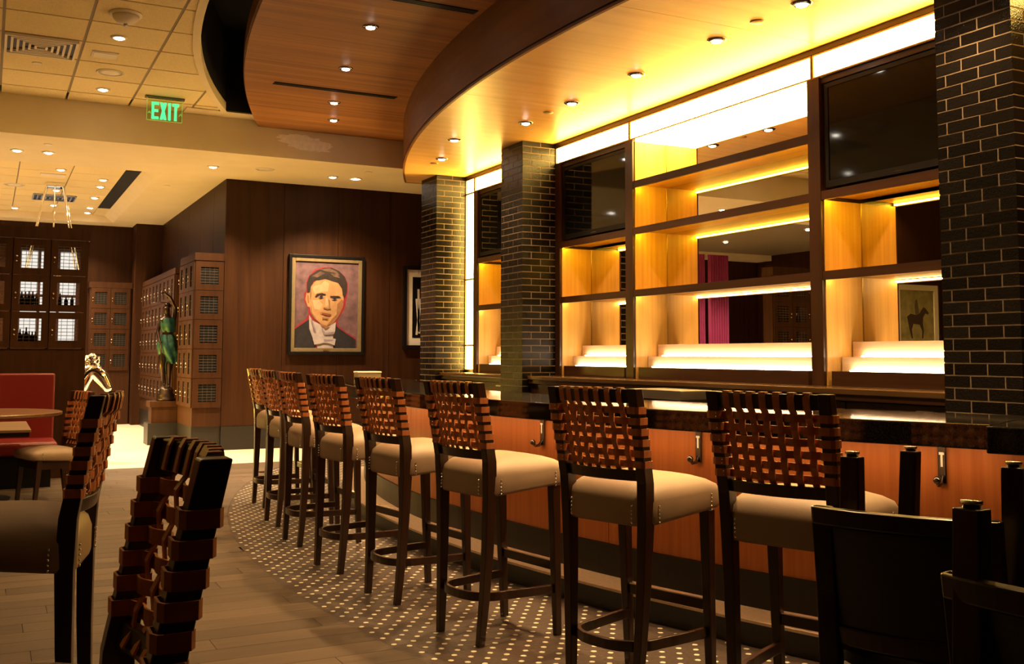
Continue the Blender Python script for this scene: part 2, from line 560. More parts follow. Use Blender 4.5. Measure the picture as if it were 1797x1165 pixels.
# curved cream edge of the tiled ceiling, and the dark slot beyond it
ys = frange(1.0, 11.72, 40)
struct(MB().strip([(ted(v)-0.07, v) for v in ys], [(ted(v), v) for v in ys], Z_TL-0.012, Z_TL+0.085).build('trim_2', M_CREAM))
struct(MB().strip([(ted(v)-0.05, v) for v in ys], [(ted(v)-0.01, v) for v in ys], Z_TL+0.0855, 4.95).build('wall_slot', M_VOID))
struct(box('trim_3', (1.9, 5.7, 11.72, Y_HDR, Z_TL-0.012, Z_TL+0.3), M_CREAM))
struct(box('ceiling_void', (-1, 6.2, -4.2, 12.1, 4.95, 5.05), M_VOID))
vd = struct(box('wall_void', (2.25, 5.7, 11.66, 11.719, Z_TL-0.01, 4.95), M_VOID))
struct(box('trim_4', (1.9, 3.0, 7.8, 8.3, 4.55, 4.75), M_STONE))
hd = struct(box('wall_header', (-6.2, 5.75, Y_HDR, Y_HDR+0.2, Z_LOW+0.02, 5.0), M_CREAM))
# rough repainted patch on the header
rp = random.Random(3)
pp = []
c0 = ony(537, 251, Y_HDR)
for i in range(40):
    a = 2*math.pi*i/40
    rr = 1+rp.uniform(-0.16, 0.16)
    pp.append((c0[0]+0.34*rr*math.cos(a), c0[2]-0.03*math.cos(a)+0.085*rr*math.sin(a)))
pm = MB().add([(x, Y_HDR-0.002, z) for x, z in pp]+[(x, Y_HDR, z) for x, z in pp], [tuple(range(40))]+[(i, (i+1) % 40, 40+(i+1) % 40, 40+i) for i in range(40)])
pm.build('repaint_patch', mat('patch_paint', (0.92, 0.84, 0.66), 0.8, var=0.08, scale=22), hd)

# wood ceiling over the stools
ys = frange(-1.2, Y_HDR, 60)
wc = struct(MB().strip([(arc_x(WED, v), v) for v in ys], [(5.7, v) for v in ys], Z_WD, Z_WD+0.16).build('ceiling_wood', M_CEILW))
MB().strip([(arc_x(WED, v)-0.012, v) for v in ys], [(arc_x(WED, v), v) for v in ys], Z_WD+0.03, Z_WD+0.17).build('edge_trim', M_FASC, wc)
for yy, xa, xb in ((9.965, 2.44, 3.73), (7.14, 2.0, 3.335)):
    sl = box('slot_diffuser', (xa, xb, yy-0.045, yy+0.045, Z_WD-0.006, Z_WD+0.001), M_BLACK, None)
    tag(sl, 'long black linear air slot in the wood ceiling, ' + ('between the downlights near the header' if yy > 9 else 'running in to the lit canopy fascia'), 'air vent')
    for q in (-0.03, 0.0, 0.03):
        box('slot_vane', (xa+0.01, xb-0.01, yy+q-0.004, yy+q+0.004, Z_WD-0.009, Z_WD-0.006), M_STONE, sl)

# canopy over the bar
ys = frange(0.2, 11.93, 70)
cn = struct(MB().strip([(arc_x(CAN, v)+0.002, v) for v in ys], [(5.75, v) for v in ys], Z_SOF+0.012, Z_SOF+0.06).build('ceiling_canopy', M_BLACK))
je = [0.2, 2.85, 5.22, 7.62, 10.02, 11.93]
for a, b in zip(je[:-1], je[1:]):
    yy = frange(a+0.002, b-0.002, 16)
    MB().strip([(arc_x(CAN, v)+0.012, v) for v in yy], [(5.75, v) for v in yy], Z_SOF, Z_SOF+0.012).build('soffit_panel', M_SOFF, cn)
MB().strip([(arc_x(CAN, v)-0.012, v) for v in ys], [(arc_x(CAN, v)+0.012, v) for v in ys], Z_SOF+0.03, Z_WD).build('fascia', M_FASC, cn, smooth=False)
MB().strip([(arc_x(CAN, v)-0.004, v) for v in ys], [(arc_x(CAN, v)+0.012, v) for v in ys], Z_SOF+0.015, Z_SOF+0.03).build('shadow_groove', M_BLACK, cn)
MB().strip([(arc_x(CAN, v)-0.012, v) for v in ys], [(arc_x(CAN, v)+0.0115, v) for v in ys], Z_SOF-0.004, Z_SOF+0.015).build('edge_bead', M_FASC, cn)
box('end_fascia', (arc_x(CAN, 11.93), 5.75, 11.93, 11.95, Z_SOF-0.004, Z_WD), M_FASC, cn)

# low lobby ceiling with a coffer
CO = (-6.2, 1.93, 13.75, 19.45)
lc = MB().box(-6.2, 6.2, 12.0, CO[2], Z_LOW, Z_LOW+0.02).box(CO[1], 6.2, CO[2], 20.15, Z_LOW, Z_LOW+0.02).box(-6.2, CO[1], CO[3], 20.15, Z_LOW, Z_LOW+0.02)
lc.box(-6.2, CO[1], CO[3], CO[3]+0.02, Z_LOW+0.02, 4.2).box(-6.2, CO[1], CO[2]-0.02, CO[2], Z_LOW+0.02, 4.2)
lc.add([(CO[1], CO[2], Z_LOW), (CO[1], CO[3], Z_LOW), (1.78, CO[3], Z_COF), (1.78, CO[2], Z_COF), (CO[1]+0.03, CO[2], Z_LOW+0.01), (CO[1]+0.03, CO[3], Z_LOW+0.01), (1.80, CO[3], Z_COF+0.03), (1.80, CO[2], Z_COF+0.03)],
       [(0, 1, 2, 3), (4, 7, 6, 5), (0, 4, 5, 1), (2, 6, 7, 3), (0, 3, 7, 4), (1, 5, 6, 2)])
struct(lc.build('ceiling_lobby', M_CREAM))
cc = struct(box('ceiling_coffer', (-6.2, CO[1], CO[2], CO[3], Z_COF+0.012, Z_COF+0.05), M_GRID))
box('slot', (1.585, 1.78, 14.0, 18.5, Z_COF+0.004, Z_COF+0.0118), M_VOID, cc)
for i in range(5):
    for j in range(9):
        x1 = 1.575-0.645*i; y0 = CO[2]+0.635*j
        box('ceiling_panel', (x1-0.63, x1, y0+0.006, min(y0+0.629, CO[3]), Z_COF, Z_COF+0.012), M_ACT, cc)
box('ceiling_panel', (1.585, 1.78, 18.5, CO[3], Z_COF, Z_COF+0.012), M_ACT, cc)
box('ceiling_panel', (1.585, 1.78, CO[2], 14.0, Z_COF, Z_COF+0.012), M_ACT, cc)



def pix(P):
    v = np.array([P[0], P[1], P[2]-H]); a, b, c = v@r2, v@u2, v@fw
    return CX+F*a/c, CY-F*b/c


# ------------------------------------------------------------------ ceiling fixtures
def downlight(x, y, z, power, label, group, r=0.055, trim=M_DCHROME, size=110, col=WARM):
    t = thing('downlight', label, 'light', (x, y, z), 0, group)
    part('trim_ring', lambda b: b.lathe([(r*0.66, 0.001), (r*0.66, -0.010), (r*0.9, -0.014), (r*1.25, -0.004), (r*1.25, 0.001)], 20, cap=False), trim, t, smooth=True)
    part('lens', lambda b: b.lathe([(r*0.66, -0.004), (r*0.64, -0.016), (r*0.4, -0.021), (0.001, -0.022)], 16), M_LENS, t, smooth=True)
    spot(t, (0, 0, -0.03), power, size, col=col)
    return t


ORD = ['first', 'second', 'third', 'fourth', 'fifth', 'sixth', 'seventh', 'eighth', 'ninth']
for i, (x, y) in enumerate([(4.40, 10.296), (4.12, 9.32), (4.40, 8.313), (4.40, 7.465), (4.39, 6.466), (4.39, 5.487), (4.39, 4.661), (4.39, 3.7), (4.39, 2.75)]):
    downlight(x, y, Z_SOF, P_CANOPY, 'small round downlight in the glowing yellow canopy, %s from its far end' % ORD[i], 'canopy downlights over the bar')
for i, (x, y) in enumerate([(3.453, 11.245), (3.212, 10.454), (2.916, 9.139), (2.716, 7.864), (2.78, 6.5), (2.84, 5.2), (2.95, 3.9), (3.15, 2.6)]):
    downlight(x, y, Z_WD, P_WOOD*(1.25 if i > 3 else 1), 'small round downlight in the brown wood ceiling, %s from the cream header' % ORD[i], 'downlights in the wood ceiling', size=88)
for i, (x, y, pw_) in enumerate([(0.986, 11.348, 1), (0.934, 9.396, 1), (0.93, 7.4, 0.35), (0.93, 5.4, 0.15), (-1.2, 9.4, 0.8), (-1.2, 11.3, 0.8), (-1.2, 5.4, 0.2), (-1.2, 7.4, 0.6), (-1.2, 3.2, 0.2)]):
    downlight(x, y, Z_TL, P_TILE*pw_, ['round downlight in the tiled ceiling between the speaker and the exit sign', 'round downlight in the tiled ceiling between the smoke detector and the flat plate'][i] if i < 2 else 'round downlight in the tiled ceiling over the dining floor', 'downlights in the tiled ceiling', 0.06, M_WHITEP)
for px, l in [((374, 292), 'in front of the portrait wall corner'), ((584, 310), 'above the portrait'), ((85, 267), 'beside the sprinkler cover near the coffer'), ((30, 263), 'over the booth partition')]:
    x, y, z = onz(*px, Z_LOW)
    downlight(x, y, z, P_LOW, 'round downlight in the low cream lobby ceiling, ' + l, 'downlights in the low lobby ceiling', 0.06, M_WHITEP, col=LOBBY)
for px in [(107, 297), (181, 315), (176, 327), (166, 346.5), (158, 364), (153.5, 372.5), (99, 333), (94, 359.5), (26, 364)]:
    x, y, z = onz(*px, Z_COF)
    if y < 19.42:
        downlight(x, y, z, P_COFFER, 'added fill downlight in the unseen left part of the lobby ceiling coffer', 'downlights in the ceiling coffer', 0.06, M_WHITEP, col=LOBBY)
for x, y in ((-1.2, 15.0), (-1.2, 17.5), (-3.2, 15.0), (-3.2, 17.5)):  # added out of view to brighten the lobby walls reflected in the mirrors
    downlight(x, y, Z_COF, P_COFFER, 'added fill downlight in the unseen left part of the lobby ceiling coffer', 'downlights in the ceiling coffer', 0.06, M_WHITEP, col=LOBBY)
x, y, z = onz(624, 313.5, Z_LOW)
t = thing('wall_washer', 'slim wall-washer light in the lobby ceiling above the framed print', 'light', (x, y, z))
part('trim_ring', lambda b: b.lathe([(0.09, 0.001), (0.09, -0.01), (0.06, -0.01), (0.06, 0.001)], 20, cap=False), M_WHITEP, t, smooth=True)
part('lens', lambda b: b.lathe([(0.05, 0.0), (0.03, -0.015), (0.001, -0.018)], 16), M_LENS, t, smooth=True)
spot(t, (0, 0, -0.03), 60, 120)


def disc_fix(name, label, cat, p, r, mats, prof=None):
    t = thing(name, label, cat, p)
    part('rim', lambda b: b.lathe([(r*0.86, 0.001), (r*0.86, -0.006), (r*0.93, -0.010), (r, -0.006), (r, 0.001)], 28, cap=False), mats, t, smooth=True)
    part('grille', lambda b: b.lathe([(r*0.86, -0.003), (r*0.5, -0.006), (0.001, -0.007)], 28), mats, t, smooth=True)
    return t


disc_fix('ceiling_speaker', 'round cream ceiling speaker in the tiled ceiling between two downlights', 'speaker', onz(193.3, 127, Z_TL), 0.13, M_WHITEP)
disc_fix('ceiling_speaker', 'round ceiling speaker in the lobby ceiling between two downlights near the portrait wall', 'speaker', onz(465, 297, Z_LOW), 0.12, M_WHITEP)
disc_fix('ceiling_speaker', 'round pale speaker inside the lobby ceiling coffer', 'speaker', onz(25, 324, Z_COF), 0.14, M_WHITEP)
for px, z, lab in (((65, 110.5), Z_TL, 'small cream sprinkler cover beside the square air vent'), ((1328, 38), Z_SOF, 'small flat sprinkler cover in the yellow canopy above the middle shelves'),
                   ((962, 197), Z_SOF, 'small dark sprinkler cover in the yellow canopy between two downlights'), ((762, 286), Z_SOF, 'small dark sprinkler cover at the far end of the canopy'),
                   ((647, 302), Z_LOW, 'small sprinkler cover in the lobby ceiling beside the wall washer'), ((293, 325.5), Z_LOW, 'small sprinkler cover in the lobby ceiling beside the coffer corner'),
                   ((84.5, 253), Z_LOW, 'small cream sprinkler cover close to the lobby downlights by the header')):
    t = thing('sprinkler_cover', lab, 'sprinkler', onz(*px, z))
    part('plate', lambda b: b.lathe([(0.045, 0.001), (0.045, -0.005), (0.038, -0.008), (0.001, -0.008)], 20), M_BRASS if z == Z_SOF else M_WHITEP, t, smooth=True)
t = thing('smoke_detector', 'domed white smoke detector on the tiled ceiling', 'smoke detector', onz(221, 24, Z_TL))
part('base_plate', lambda b: b.lathe([(0.13, 0.001), (0.13, -0.015), (0.11, -0.02), (0.001, -0.02)], 28), M_WHITEP, t, smooth=True)
part('dome', lambda b: b.lathe([(0.105, -0.02), (0.10, -0.045), (0.075, -0.07), (0.035, -0.085), (0.001, -0.087)], 24), M_WHITEP, t, smooth=True)
part('sensor', lambda b: b.lathe([(0.016, -0.08), (0.016, -0.105), (0.001, -0.11)], 10), M_STEEL, t)
t = thing('ceiling_plate', 'flat rectangular cream plate on the tiled ceiling above the round speaker', 'plate', onz(184, 95.5, Z_TL))
box('cover', (-0.115, 0.115, -0.10, 0.10, -0.012, 0.001), M_WHITEP, t, bevel=0.004)
box('rim', (-0.10, 0.10, -0.085, 0.085, -0.016, -0.012), M_WHITEP, t, bevel=0.003)
t = thing('ceiling_plate', 'flat rectangular plate inside the coffer beside the chrome pendant', 'plate', onz(93, 306.5, Z_COF))
box('cover', (-0.16, 0.16, -0.1, 0.1, -0.012, 0.001), M_WHITEP, t, bevel=0.004)
# square stepped diffuser
vx, vy = 0.335, 9.965
t = thing('air_vent', 'square stepped metal air diffuser in the tiled ceiling', 'air vent', (vx, vy, Z_TL))
box('backing', (-0.28, 0.28, -0.28, 0.28, -0.004, 0.001), M_BLACK, t)
for k in range(6):
    a = 0.295-0.048*k
    part('vane', lambda b: b.box(-a, a, -a, -a+0.02, -0.03, -0.004).box(-a, a, a-0.02, a, -0.03, -0.004).box(-a, -a+0.02, -a+0.02, a-0.02, -0.03, -0.004).box(a-0.02, a, -a+0.02, a-0.02, -0.03, -0.004), M_WHITEP, t)
x, y, z = onz(95, 346, Z_COF)
t = thing('air_vent', 'dark grey air diffuser inside the lobby coffer behind the chrome pendant', 'air vent', (x, y, z))
box('backing', (-0.3, 0.3, -0.3, 0.3, -0.004, 0.001), M_BLACK, t)
for k in range(5):
    a = 0.31-0.06*k
    part('vane', lambda b: b.box(-a, a, -a, -a+0.02, -0.02, -0.004).box(-a, a, a-0.02, a, -0.02, -0.004).box(-a, -a+0.02, -a+0.02, a-0.02, -0.02, -0.004).box(a-0.02, a, -a+0.02, a-0.02, -0.02, -0.004), M_STEEL, t)
# chrome pendant frame in the coffer
px0 = onz(97, 322, Z_COF)
t = thing('chrome_pendant', 'chrome pendant hung from the coffer on splayed metal rods behind the locker partition', 'pendant', px0)
box('canopy_plate', (-0.12, 0.12, -0.12, 0.12, -0.06, 0.001), M_CHROME, t, bevel=0.01)
for dx, dy in ((-0.26, -0.1), (-0.28, 0.12), (0.24, -0.1), (0.30, 0.12), (0.0, 0.0)):
    part('rod', lambda b: b.tube([(dx*0.42, dy*0.6, -0.05), (dx*1.3, dy*1.3, -1.35)], 0.011, 8), M_CHROME, t, smooth=True)
part('ring', lambda b: b.hbar([(0.42*math.cos(2*math.pi*k/28), 0.42*math.sin(2*math.pi*k/28), -1.37) for k in range(28)], 0.02, 0.03, closed=True), M_CHROME, t)

# unseen amber globes, added to brighten the tiled ceiling and dining side
for i, y in enumerate((4.6, 7.0, 9.4)):
    t = thing('fill_globe', 'added amber fill globe, out of view over the dining tables, %s from the locker partition' % ORD[2-i], 'lamp', (-1.9, y, 2.3), 0, 'added fill globes over the dining tables')
    part('globe', lambda b: b.lathe([(0.05, 0.2), (0.13, 0.16), (0.18, 0.06), (0.18, -0.04), (0.13, -0.14), (0.05, -0.18), (0.001, -0.185)], 24), M_GLOBE, t, smooth=True)
    part('stem', lambda b: b.tube([(0, 0, 0.19), (0, 0, Z_TL-2.3-0.02)], 0.008, 8), M_DCHROME, t)
    part('canopy_plate', lambda b: b.lathe([(0.06, Z_TL-2.3), (0.06, Z_TL-2.32), (0.001, Z_TL-2.325)], 16), M_DCHROME, t)

# exit sign
ex = thing('exit_sign', 'green edge-lit EXIT sign hanging from the tiled ceiling', 'sign', (1.616, 11.40, Z_TL))
box('housing', (-0.205, 0.205, -0.03, 0.03, -0.022, 0.001), M_DCHROME, ex, bevel=0.004)
pl = box('plate', (-0.18, 0.18, -0.004, 0.004, -0.262, -0.022), mat('clear_acrylic', (0.75, 0.95, 0.55), 0.05, trans=1.0), ex)
part('lit_edge', lambda b: b.box(-0.184, -0.18, -0.005, 0.005, -0.266, -0.022).box(0.18, 0.184, -0.005, 0.005, -0.266, -0.022).box(-0.18, 0.18, -0.005, 0.005, -0.266, -0.262), M_EXITE, ex)


def letter(polys):
    b = MB()
    for poly in polys:
        n = len(poly)
        b.add([(x, -0.0065, z) for x, z in poly]+[(x, -0.0042, z) for x, z in poly], [tuple(range(n)), tuple(range(n, 2*n))[::-1]]+[(i, (i+1) % n, n+(i+1) % n, n+i) for i in range(n)])
    return b


def rect(x0, x1, z0, z1):
    return [(x0, z0), (x1, z0), (x1, z1), (x0, z1)]


zt, zb = -0.062, -0.252
letter([rect(-0.135, -0.108, zb, zt), rect(-0.108, -0.06, zt-0.032, zt), rect(-0.108, -0.065, (zt+zb)/2-0.015, (zt+zb)/2+0.015), rect(-0.108, -0.06, zb, zb+0.032)]).build('letter_e', M_EXIT, ex)
letter([[(-0.05, zt), (-0.02, zt), (0.022, zb), (-0.008, zb)], [(0.022, zt), (-0.008, zt), (-0.05, zb), (-0.02, zb)]]).build('letter_x', M_EXIT, ex)
letter([rect(0.036, 0.064, zb, zt)]).build('letter_i', M_EXIT, ex)
letter([rect(0.078, 0.148, zt-0.034, zt), rect(0.099, 0.127, zb, zt-0.034)]).build('letter_t', M_EXIT, ex)
for cx_ in (-0.157, 0.166):
    letter([[(cx_-0.017, -0.19), (cx_, -0.165), (cx_+0.017, -0.19), (cx_+0.012, -0.197), (cx_, -0.178), (cx_-0.012, -0.197)]]).build('chevron', M_EXITE, ex)

# ------------------------------------------------------------------ brick columns
BH, BJ = 0.0672, 0.0095
brick_cache = {}


def brick(parent, x0, x1, y0, y1, z0, z1):
    d = (round(x1-x0, 4), round(y1-y0, 4), round(z1-z0, 4))
    c = ((x0+x1)/2, (y0+y1)/2, (z0+z1)/2)
    if d not in brick_cache:
        a, b_, e = d[0]/2, d[1]/2, d[2]/2
        o = MB().box(-a, a, -b_, b_, -e, e).build('brick', M_BRICK, parent, loc=c)
        brick_cache[d] = o
    else:
        o = inst(brick_cache[d], 'brick', parent, c)
    o.rotation_euler = (random.uniform(-1, 1)*0.006, random.uniform(-1, 1)*0.008, random.uniform(-1, 1)*0.006)
    return o


def column(y0, y1, label):
    t = thing('brick_column', label, 'column', (X_COL+0.2, (y0+y1)/2, 0), 0, 'black brick columns along the back bar')
    ox, oy = X_COL+0.2, (y0+y1)/2
    r = 0.0025
    box('mortar_core', (X_COL+r-ox, 5.745-ox, y0+r-oy, y1-r-oy, 0, Z_SOF-0.001), M_MORTAR, t)
    box('column_foot', (X_COL-ox, 5.74-ox, y0-oy, y1-oy, 0, 0.745), M_BRICK, t)
    X = X_COL; D = X_FR+0.03
    for k in range(-3, 37):
        z0 = 0.948+BH*k+BJ/2; z1 = min(z0+BH-BJ, Z_SOF-0.002)
        if z1-z0 < 0.02:
            continue
        A, Bf = 0.098, 0.2035
        L_ = []
        if k % 2 == 0:
            L_.append((X, X+Bf, y0, y0+A))
            L_.append((X, X+A, y0+A+BJ, y0+A+BJ+Bf))
            L_.append((X, X+A, y0+A+2*BJ+Bf, y1))
            L_.append((X+Bf+BJ, D, y0, y0+A))
            L_.append((X+A+BJ, X+A+BJ+Bf, y1-A, y1)); L_.append((X+A+2*BJ+Bf, D, y1-A, y1))
        else:
            L_.append((X, X+A, y0, y0+Bf))
            L_.append((X, X+A, y0+Bf+BJ, y0+2*Bf+BJ))
            L_.append((X, X+Bf, y0+2*Bf+2*BJ, y1))
            L_.append((X+A+BJ, X+A+BJ+Bf, y0, y0+A)); L_.append((X+A+2*BJ+Bf, D, y0, y0+A))
            L_.append((X+Bf+BJ, D, y1-0.06, y1))
        for a, b, c, d in L_:
            brick(t, a-ox, b-ox, c-oy, d-oy, z0, z1)
    return t


column(11.25, 11.73, 'black glazed brick column at the far end of the bar, beside the tall upright light strip')
column(9.03, 9.51, 'black glazed brick column between the two television bays at the far part of the bar')
column(3.495, 3.98, 'large black glazed brick column standing beside the television over the horse reflection')

# ------------------------------------------------------------------ back bar
def lightbox(name, y0, y1, z0, z1, label, cross=()):
    t = thing(name, label, 'light panel', (X_FR, (y0+y1)/2, z0), 0)
    h = (y1-y0)/2; H_ = z1-z0; q = 0.012
    box('diffuser', (0.012, 0.05, -h+q, h-q, q, H_-q), M_PANEL, t)
    part('frame', lambda b: b.box(0, 0.05, -h, -h+q, 0, H_).box(0, 0.05, h-q, h, 0, H_).box(0, 0.05, -h+q, h-q, 0, q).box(0, 0.05, -h+q, h-q, H_-q, H_), M_BRASS, t)
    for c in cross:
        box('glazing_bar', (0, 0.012, -h+q, h-q, c-z0-0.01, c-z0+0.01), M_BRASS, t)
    return t


ZB0, ZB1 = 3.203, 3.377
for a, b, l in ((7.677, 9.026, 'glowing strip light panel above the narrow television bay beside a brick column'), (5.362, 7.669, 'long glowing strip light panel above the wide open shelves'),
                (3.985, 5.354, 'glowing strip light panel above the large television'), (9.515, 10.985, 'short glowing strip light panel above the far television bay')):
    lightbox('light_panel', a, b, ZB0, ZB1, l)
lightbox('light_panel', 11.0, 11.243, 1.075, ZB1, 'tall upright glowing light strip beside the far brick column', (1.37, 2.16, 3.2))
lightbox('light_panel', 1.5, 3.49, ZB0, ZB1, 'glowing strip light panel beyond the large brick column')
struct(MB().box(X_FR-0.004, 5.75, 3.985, 9.025, ZB1+0.002, Z_SOF-0.001).box(X_FR-0.004, 5.75, 9.515, 11.245, ZB1+0.002, Z_SOF-0.001).build('trim_5', M_MILL))

SH = [(2.335, 2.397), (1.777, 1.839)]


def shelf(parent, y0, y1, z0, z1, led=True, lm=None):
    s = box('shelf', (X_FR+0.022, X_MIR, y0, y1, z0+0.028, z1), M_OAKH, parent)
    box('nosing', (X_FR, X_FR+0.022, y0, y1, z0, z1), M_MILL, s)
    if led:
        box('led_bar', (X_FR+0.0225, X_FR+0.036, y0+0.012, y1-0.012, z0+0.007, z0+0.019), lm or (M_LEDP if z0 < 1.9 else M_LED), s)
    return s


def bay_base(t, y0, y1):
    box('plinth', (X_FR+0.012, X_MIR, y0+0.045, y1-0.045, 1.051, 1.15), M_MILL, t)
    box('lower_step', (5.261, X_MIR, y0+0.012, y1-0.018, 1.15, 1.248), M_STEP, t)
    box('upper_step', (5.368, X_MIR-0.002, y0+0.012, y1-0.016, 1.248, 1.353), M_STEP, t)
    box('led_bar', (5.228, 5.244, y0+0.10, y1-0.12, 1.150, 1.158), M_LEDW, t)
    box('led_bar', (5.338, 5.354, y0+0.10, y1-0.12, 1.248, 1.256), M_LEDW, t)


def side(t, y0, y1, zt=3.19, zb=1.15, sgn=-1):
    """veneered side panel against an upright"""
    box('mirror_bead', (X_MIR-0.0045, X_MIR, y0-0.003 if sgn < 0 else y1, y0 if sgn < 0 else y1+0.003, zb, zt), M_BRASS, t)
    box('side_panel', (X_FR+0.02, X_MIR, y0, y1, zb, zt), M_OAK, t)


def upright(t, y0, y1, zt=ZB0):
    box('upright', (X_FR-0.004, X_FR+0.022, y0, y1, 1.051, zt), M_MILLV, t)
    box('upright_core', (X_FR+0.022, 5.74, y0+0.011, y1-0.011, 1.051, zt-0.02), M_MILLV, t)


def tv(y0, y1, label):
    t = thing('television', label, 'television', (X_FR+0.02, (y0+y1)/2, 2.42))
    h = (y1-y0)/2
    box('cabinet', (0.012, 0.07, -h, h, 0, 0.73), M_BLACK, t)
    part('bezel', lambda b: b.box(0, 0.012, -h, -h+0.03, 0, 0.73).box(0, 0.012, h-0.03, h, 0, 0.73).box(0, 0.012, -h+0.03, h-0.03, 0, 0.045).box(0, 0.012, -h+0.03, h-0.03, 0.70, 0.73), M_BLACK, t)
    box('screen', (0.007, 0.012, -h+0.03, h-0.03, 0.045, 0.70), M_SCREEN, t)
    box('sensor_bar', (-0.001, 0.004, -0.05, 0.05, 0.012, 0.02), M_DCHROME, t)


# narrow television bay
def tv_bay(y0, y1, label, near_up=None, far_up=None):
    t = thing('shelving_unit', label, 'shelves', (0, 0, 0))
    if near_up:
        upright(t, *near_up)
    if far_up:
        upright(t, *far_up)
    box('tv_backing', (X_FR+0.11, 5.74, y0, y1, SH[0][1], ZB0-0.002), M_BLACK, t)
    box('head_rail', (X_FR+0.02, X_FR+0.12, y0, y1, 3.16, ZB0-0.001), M_MILL, t)
    for a, b in SH:
        shelf(t, y0, y1, a, b)
    side(t, y1-0.010, y1, SH[0][0], 1.051)
    side(t, y0, y0+0.010, SH[0][0], 1.051, 1)
    box('mirror', (X_MIR, X_MIR+0.008, y0, y1, 1.051, SH[0][0]), M_MIRROR, t)
    bay_base(t, y0+0.01, y1-0.01)
    return t


tv_bay(7.738, 8.935, 'lit amber shelves under the smaller television beside a brick column', (7.619, 7.738), (8.935, 9.028))
tv_bay(4.0, 5.289, 'lit amber shelves under the large television, mirror behind showing a horse picture', (5.289, 5.405), (3.982, 4.0))
tv_bay(9.56, 10.90, 'lit amber shelves of the far bay, half hidden by a brick column', (9.512, 9.56), (10.90, 10.998))
tv(7.745, 8.915, 'smaller flat television set into the dark millwork beside a brick column')
tv(4.02, 5.262, 'large flat television set into the dark millwork beside the big brick column')
tv(9.58, 10.88, 'flat television in the far bay, mostly hidden by a brick column')
t = thing('shelving_unit', 'wide open back-bar shelves with mirror backs, lit amber, under the long light panel', 'shelves', (0, 0, 0))
y0, y1 = 5.405, 7.619
box('lit_ceiling', (X_FR+0.03, X_MIR, y0, y1, 3.185, 3.20), M_PANEL, t)
shelf(t, y0, y1, 2.757, 2.821, True)
for a, b in SH:
    shelf(t, y0, y1, a, b)
side(t, y1-0.010, y1, 3.185, 1.051); side(t, y0, y0+0.010, 3.185, 1.051, 1)
box('mirror', (X_MIR, X_MIR+0.008, y0, y1, 1.051, 3.2), M_MIRROR, t)
bay_base(t, y0+0.01, y1-0.01)

# back counter and the cupboards below it
for a, b, l in ((3.985, 9.026, 'long dark back counter ledge under the lit shelves'), (9.515, 11.246, 'short dark back counter ledge between the two farther brick columns')):
    t = thing('back_counter', l, 'counter', (4.97, (a+b)/2, 0)); h = (b-a)/2
    box('counter_top', (-0.17, 0.77, -h, h, 1.012, 1.05), wood('counter_wood', (0.045, 0.022, 0.008), (0.08, 0.04, 0.015), 'y', 0.22, 0.4, 20, 1), t, bevel=0.006)
    box('front_lip', (-0.155, -0.12, -h, h, 0.975, 1.012), M_MILL, t)
    n = max(1, round((b-a)/0.84)); wd = (b-a)/n
    box('carcass', (-0.10, 0.77, -h, h, 0, 0.975), M_MILLV, t)
    for i in range(n):
        d = box('cupboard_door', (-0.12, -0.10, -h+i*wd+0.006, -h+(i+1)*wd-0.006, 0.12, 0.965), M_MILLV, t)
        box('pull', (-0.145, -0.12, -h+i*wd+0.15, -h+i*wd+0.27, 0.925, 0.937), M_STEEL, d)
y0, y1 = 5.85, 6.45
t = thing('under_counter_bin', 'brushed steel bin at the edge of the dark back counter', 'bin', (4.62, 6.35, 0))
box('body', (-0.14, 0.14, -0.3, 0.3, 0, 0.93), M_STONE, t)
box('steel_face', (-0.15, 0.14, -0.3, 0.3, 0.93, 1.0), M_STEEL, t, bevel=0.006)

# ------------------------------------------------------------------ bar counter
bar = thing('bar_counter', 'long curved bar with black granite top and orange wood panelled front', 'bar', (0, 0, 0))


def arcstrip(ra, rb, p0, p1, z0, z1, n=40):
    ps = frange(p0, p1, n)
    return MB().strip([barpt(ra, p) for p in ps], [barpt(rb, p) for p in ps], z0, z1)


P0, P1 = phi(2.585), phi(10.25)
sl = arcstrip(9.423, 8.70, P0, P1, 0.906, 1.0, 56).build('granite_top', M_GRANITE, bar, bevel=0.006)
PN = R(-35)
arcstrip(9.505, 8.62, PN, P0-0.0004, 0.900, 0.999, 16).build('granite_top', M_GRANITE, bar, bevel=0.006)
edges = [-35.0]+[math.degrees(phi(v, 9.18)) for v in (2.24, 3.42, 4.6, 5.82, 7.02, 8.22, 9.42, 10.2)]
for a, b in zip(edges[:-1], edges[1:]):
    arcstrip(9.18, 9.15, R(a)+0.0003, R(b)-0.0003, 0.274, 0.905, 10).build('front_panel', M_BARP, bar)
arcstrip(9.15, 9.08, PN, phi(10.2), 0.0, 0.90, 40).build('bar_wall', M_BLACK, bar)
arcstrip(9.195, 9.151, PN, phi(10.2), 0.113, 0.272, 40).build('base_band', M_STONE, bar)
arcstrip(9.39, 9.151, PN, phi(10.2), 0.0, 0.100, 40).build('foot_ledge', M_STONE, bar)
arcstrip(9.40, 9.151, PN, phi(10.2), 0.1005, 0.113, 40).build('ledge_tread', M_TAN, bar)
arcstrip(9.315, 9.295, PN, phi(10.2), 0.9015, 0.9058, 48).build('led_bar', M_LEDB, bar)
# far end return of the bar toward the brick column
pe = barpt(9.15, phi(10.2)); pi_ = barpt(8.72, phi(10.25))
box('end_panel', (pe[0]+0.02, pi_[0]-0.05, 10.17, 10.2, 0.12, 0.905), M_BARP, bar)


def find_phi(px, r, z):
    best = min((abs(pix((*barpt(r, p), z))[0]-px), p) for p in frange(R(-33), R(24), 1500))
    return best[1]


